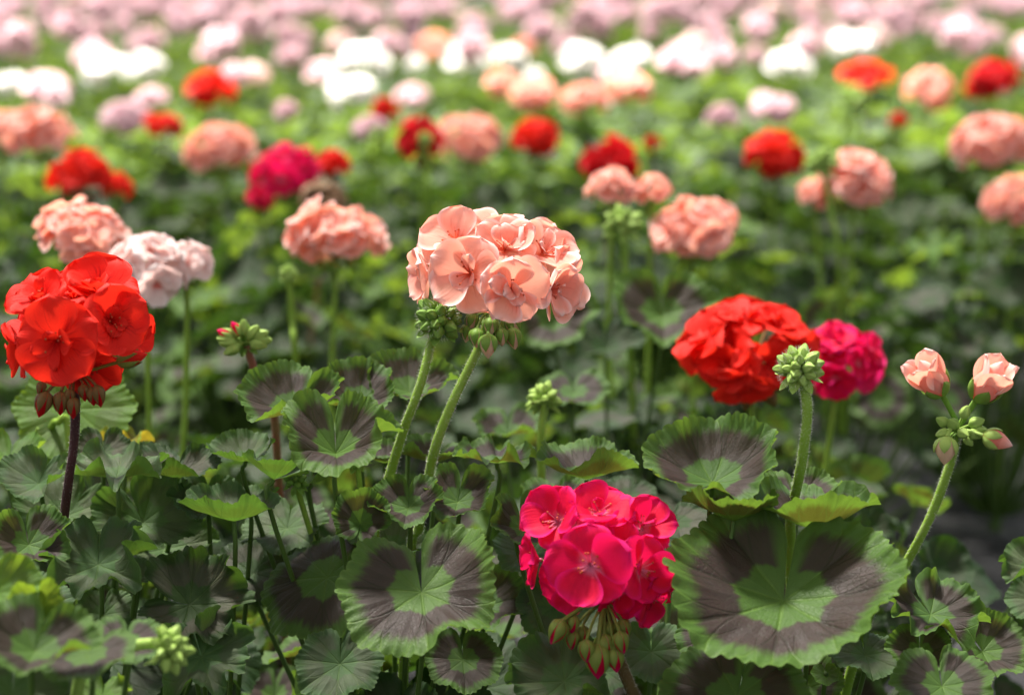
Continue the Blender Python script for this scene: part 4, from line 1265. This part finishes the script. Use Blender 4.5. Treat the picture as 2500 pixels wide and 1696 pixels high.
for idx, (x, y, w, h, colr, d, label, ex) in enumerate(ROWS):
    px, py = x * K, y * K
    top = at(px, py + h * K * .10, d)
    base = Vector((top.x + pr.uniform(-.03, .03), top.y + .02, 0))
    lod = 0 if d < 3.2 else 1
    pl = thing('geranium_plant', base, label, 'geranium', MIDG if colr not in ('white',) else 'sunlit white geraniums')
    occupied.append((base.x, base.y))
    if idx in SHORTN: SHORT.append((base.x, base.y, SHORTN[idx]))
    rad = w * K / 2 * d / FPX * 1.02
    sq = min(1.0, max(.72, h / w * 1.15))
    add_head(pl, base, top, rad, colr, 30 + idx * 3, lod, nf=14 if w > 150 else 11, squash=sq, tilt=(pr.uniform(-.2, .2), pr.uniform(0, .25)),
             green='calyx_red' if colr in ('red', 'crimson') else 'bud', stemmat='stem_dark' if colr in ('red', 'crimson') and pr.random() < .6 else 'stem')
    if 'second' in ex:
        sx, sy, sw = ex['second']
        add_head(pl, base, at(sx * K, sy * K, d + .03), sw * K / 2 * d / FPX, colr, 31 + idx * 3, lod, nf=7, squash=.9)
    if 'brown' in ex:
        sx, sy, sw = ex['brown']
        add_head(pl, base, at(sx * K, sy * K, d - .15), sw * K / 2 * d / FPX, 'brown', 32 + idx * 3, lod, nf=12, squash=.8, stemmat='stem_red')
    if 'green' in ex:
        sx, sy, sw = ex['green']
        ck = at(sx * K, sy * K, d - .10)
        add_bud_cluster(pl, base, ck, Vector((.05, -.2, 1)), sw * K / 2 * d / FPX * .8, 'bud_light', idx, nb=18)
        lowp = at(ex['gstem'][0] * K, ex['gstem'][1] * K, d - .10) if 'gstem' in ex else ck + Vector((.005, 0, -.08))
        add_stem(pl, base, [ck, ck * .5 + lowp * .5, lowp, base + Vector((0, 0, .1))], .0026, .003, 'stem', idx, n=12, seg=8)
    if d > 1.83:
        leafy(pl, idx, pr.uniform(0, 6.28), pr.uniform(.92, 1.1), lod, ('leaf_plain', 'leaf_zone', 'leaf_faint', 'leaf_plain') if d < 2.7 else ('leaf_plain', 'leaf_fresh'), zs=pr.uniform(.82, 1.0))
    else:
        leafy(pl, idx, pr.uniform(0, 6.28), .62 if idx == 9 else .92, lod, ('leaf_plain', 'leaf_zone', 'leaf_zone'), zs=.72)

# reddish stalk with bud head left of centre
b0 = at(700, 1300, 1.72); b0.z = 0
P, B = thing('geranium_plant', b0, 'geranium with reddish stalk carrying green and pink-tipped buds, left of the centre', 'geranium', MIDG), Vector(b0)
ck = at(597, 832, 1.60)
add_stem(P, B, [ck, at(610, 870, 1.60), at(640, 960, 1.61), at(672, 1035, 1.62), B + Vector((0, 0, .1))], .0024, .0028, 'stem_red', 14, 300)
add_bud_cluster(P, B, ck, Vector((-.1, -.2, 1)), .011, 'bud', 49, nb=8)
for i, (dx, dy) in enumerate([(-62, -22), (-45, 8), (-20, -28), (0, -32), (22, -18), (48, -14), (60, 2), (35, 12), (-58, -2), (-30, 25)]):
    p0 = at(597 + dx * .4, 832 + dy * .4, 1.59)
    add_bud(P, B, p0, Vector((dx, -12, -dy + 8)), .0125, 'magenta' if i in (0, 2) else 'bud_light', 'bud_light', .80 if i in (0, 2) else .95, .03, hub=ck, fat=.95)
leafy(P, 3, .5, .9, 0, ('leaf_zone', 'leaf_plain'), zs=.78)

# two broad blurred leaves behind the centre flower
b0 = at(1500, 900, 2.05); b0.z = 0
P, B = thing('geranium_plant', b0, 'geranium with broad blurred grey-zoned leaves between the central flower and the scarlet one', 'geranium', MIDG), Vector(b0)
for i, a in enumerate([(1615, 770, 1.95, 125, 50, 0, 0, 'cup', 'leaf_zone', []), (1352, 775, 1.95, 105, 36, 0, 0, 'cup', 'leaf_zone', []), (1480, 850, 2.0, 90, 60, 0, 0, 'cup', 'leaf_plain', [])]):
    add_leaf(P, B, *a[:9], 220 + i, a[9])
leafy(P, 1, 2.0, .95, 0, ('leaf_plain', 'leaf_faint'), zs=.85)
occupied += [(b0.x, b0.y)]

# leafy plants filling the bed
r = random.Random(23)
cells = []
yy = 2.05
row = 0
while yy < 9.4:
    sp = .27 if yy < 3.2 else .30
    half = .2125 * yy + .28
    n = int(half / sp) + 1
    for i in range(-n, n + 1):
        x = i * sp + (sp / 2 if row % 2 else 0) + r.uniform(-.05, .05)
        y = yy + r.uniform(-.05, .05)
        if abs(x) > half: continue
        cells.append((x, y))
    yy += sp * .86; row += 1
nf_, nl = 0, 0
for (x, y) in cells:
    near = min(math.hypot(x - a, y - b) for a, b in occupied)
    if near < (.13 if y < 4 else .10): continue
    if x > .02 and y < 2.55 or x > .2 and y < 3.0: continue                      # open dark ground at the right
    if -.42 < x < -.05 and y < 2.35: continue
    lod = 0 if y < 3.0 else 1
    far = y > 4.2
    nh = r.choice([0, 1, 1] if y < 4.9 else [1, 2, 2] if y < 6 else [2, 2, 3]) if far else 0
    if far and nh:
        lab = 'pale pink geranium in the strongly blurred mass along the top edge'; grp = 'pale pink geraniums in the far rows'
    elif lod == 0:
        nb = min(SHORT, key=lambda q: math.hypot(x - q[0], y - q[1]))
        side = ('behind' if y > nb[1] else 'in front of') if abs(y - nb[1]) > abs(x - nb[0]) else ('right of' if x > nb[0] else 'left of')
        lab = f'leafy flowerless geranium {side} the {nb[2]}'; grp = 'leafy geraniums without flowers'
    else:
        lab = 'bright green leafy geranium in the upper third, without an open flower'; grp = 'bright leafy geraniums further back'
    b = Vector((x, y, 0))
    pl = thing('geranium_plant', b, lab, 'geranium', grp)
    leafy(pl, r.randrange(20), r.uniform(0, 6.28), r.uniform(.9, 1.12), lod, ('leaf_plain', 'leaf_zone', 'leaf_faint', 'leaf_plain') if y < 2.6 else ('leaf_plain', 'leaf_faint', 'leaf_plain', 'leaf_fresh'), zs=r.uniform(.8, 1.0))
    if far:
        for k in range(nh):
            a = r.uniform(0, 6.28); q = r.uniform(.04, .15)
            add_head(pl, b, b + Vector((math.cos(a) * q, math.sin(a) * q, r.uniform(.33, .44))), r.uniform(.030, .042), 'pink' if r.random() < .9 else 'blush', r.randrange(999), 1, squash=.98)
    elif r.random() < .35:
        ck = b + Vector((r.uniform(-.08, .08), r.uniform(-.08, .08), r.uniform(.33, .40)))
        add_bud_cluster(pl, b, ck, Vector((r.uniform(-.3, .3), -.2, 1)), .012, 'bud_light', r.randrange(999), nb=9)
        add_stem(pl, b, [ck, ck + Vector((0, 0, -.06)), b + Vector((0, 0, .1))], .0022, .0028, 'stem', 3, n=8, seg=6)
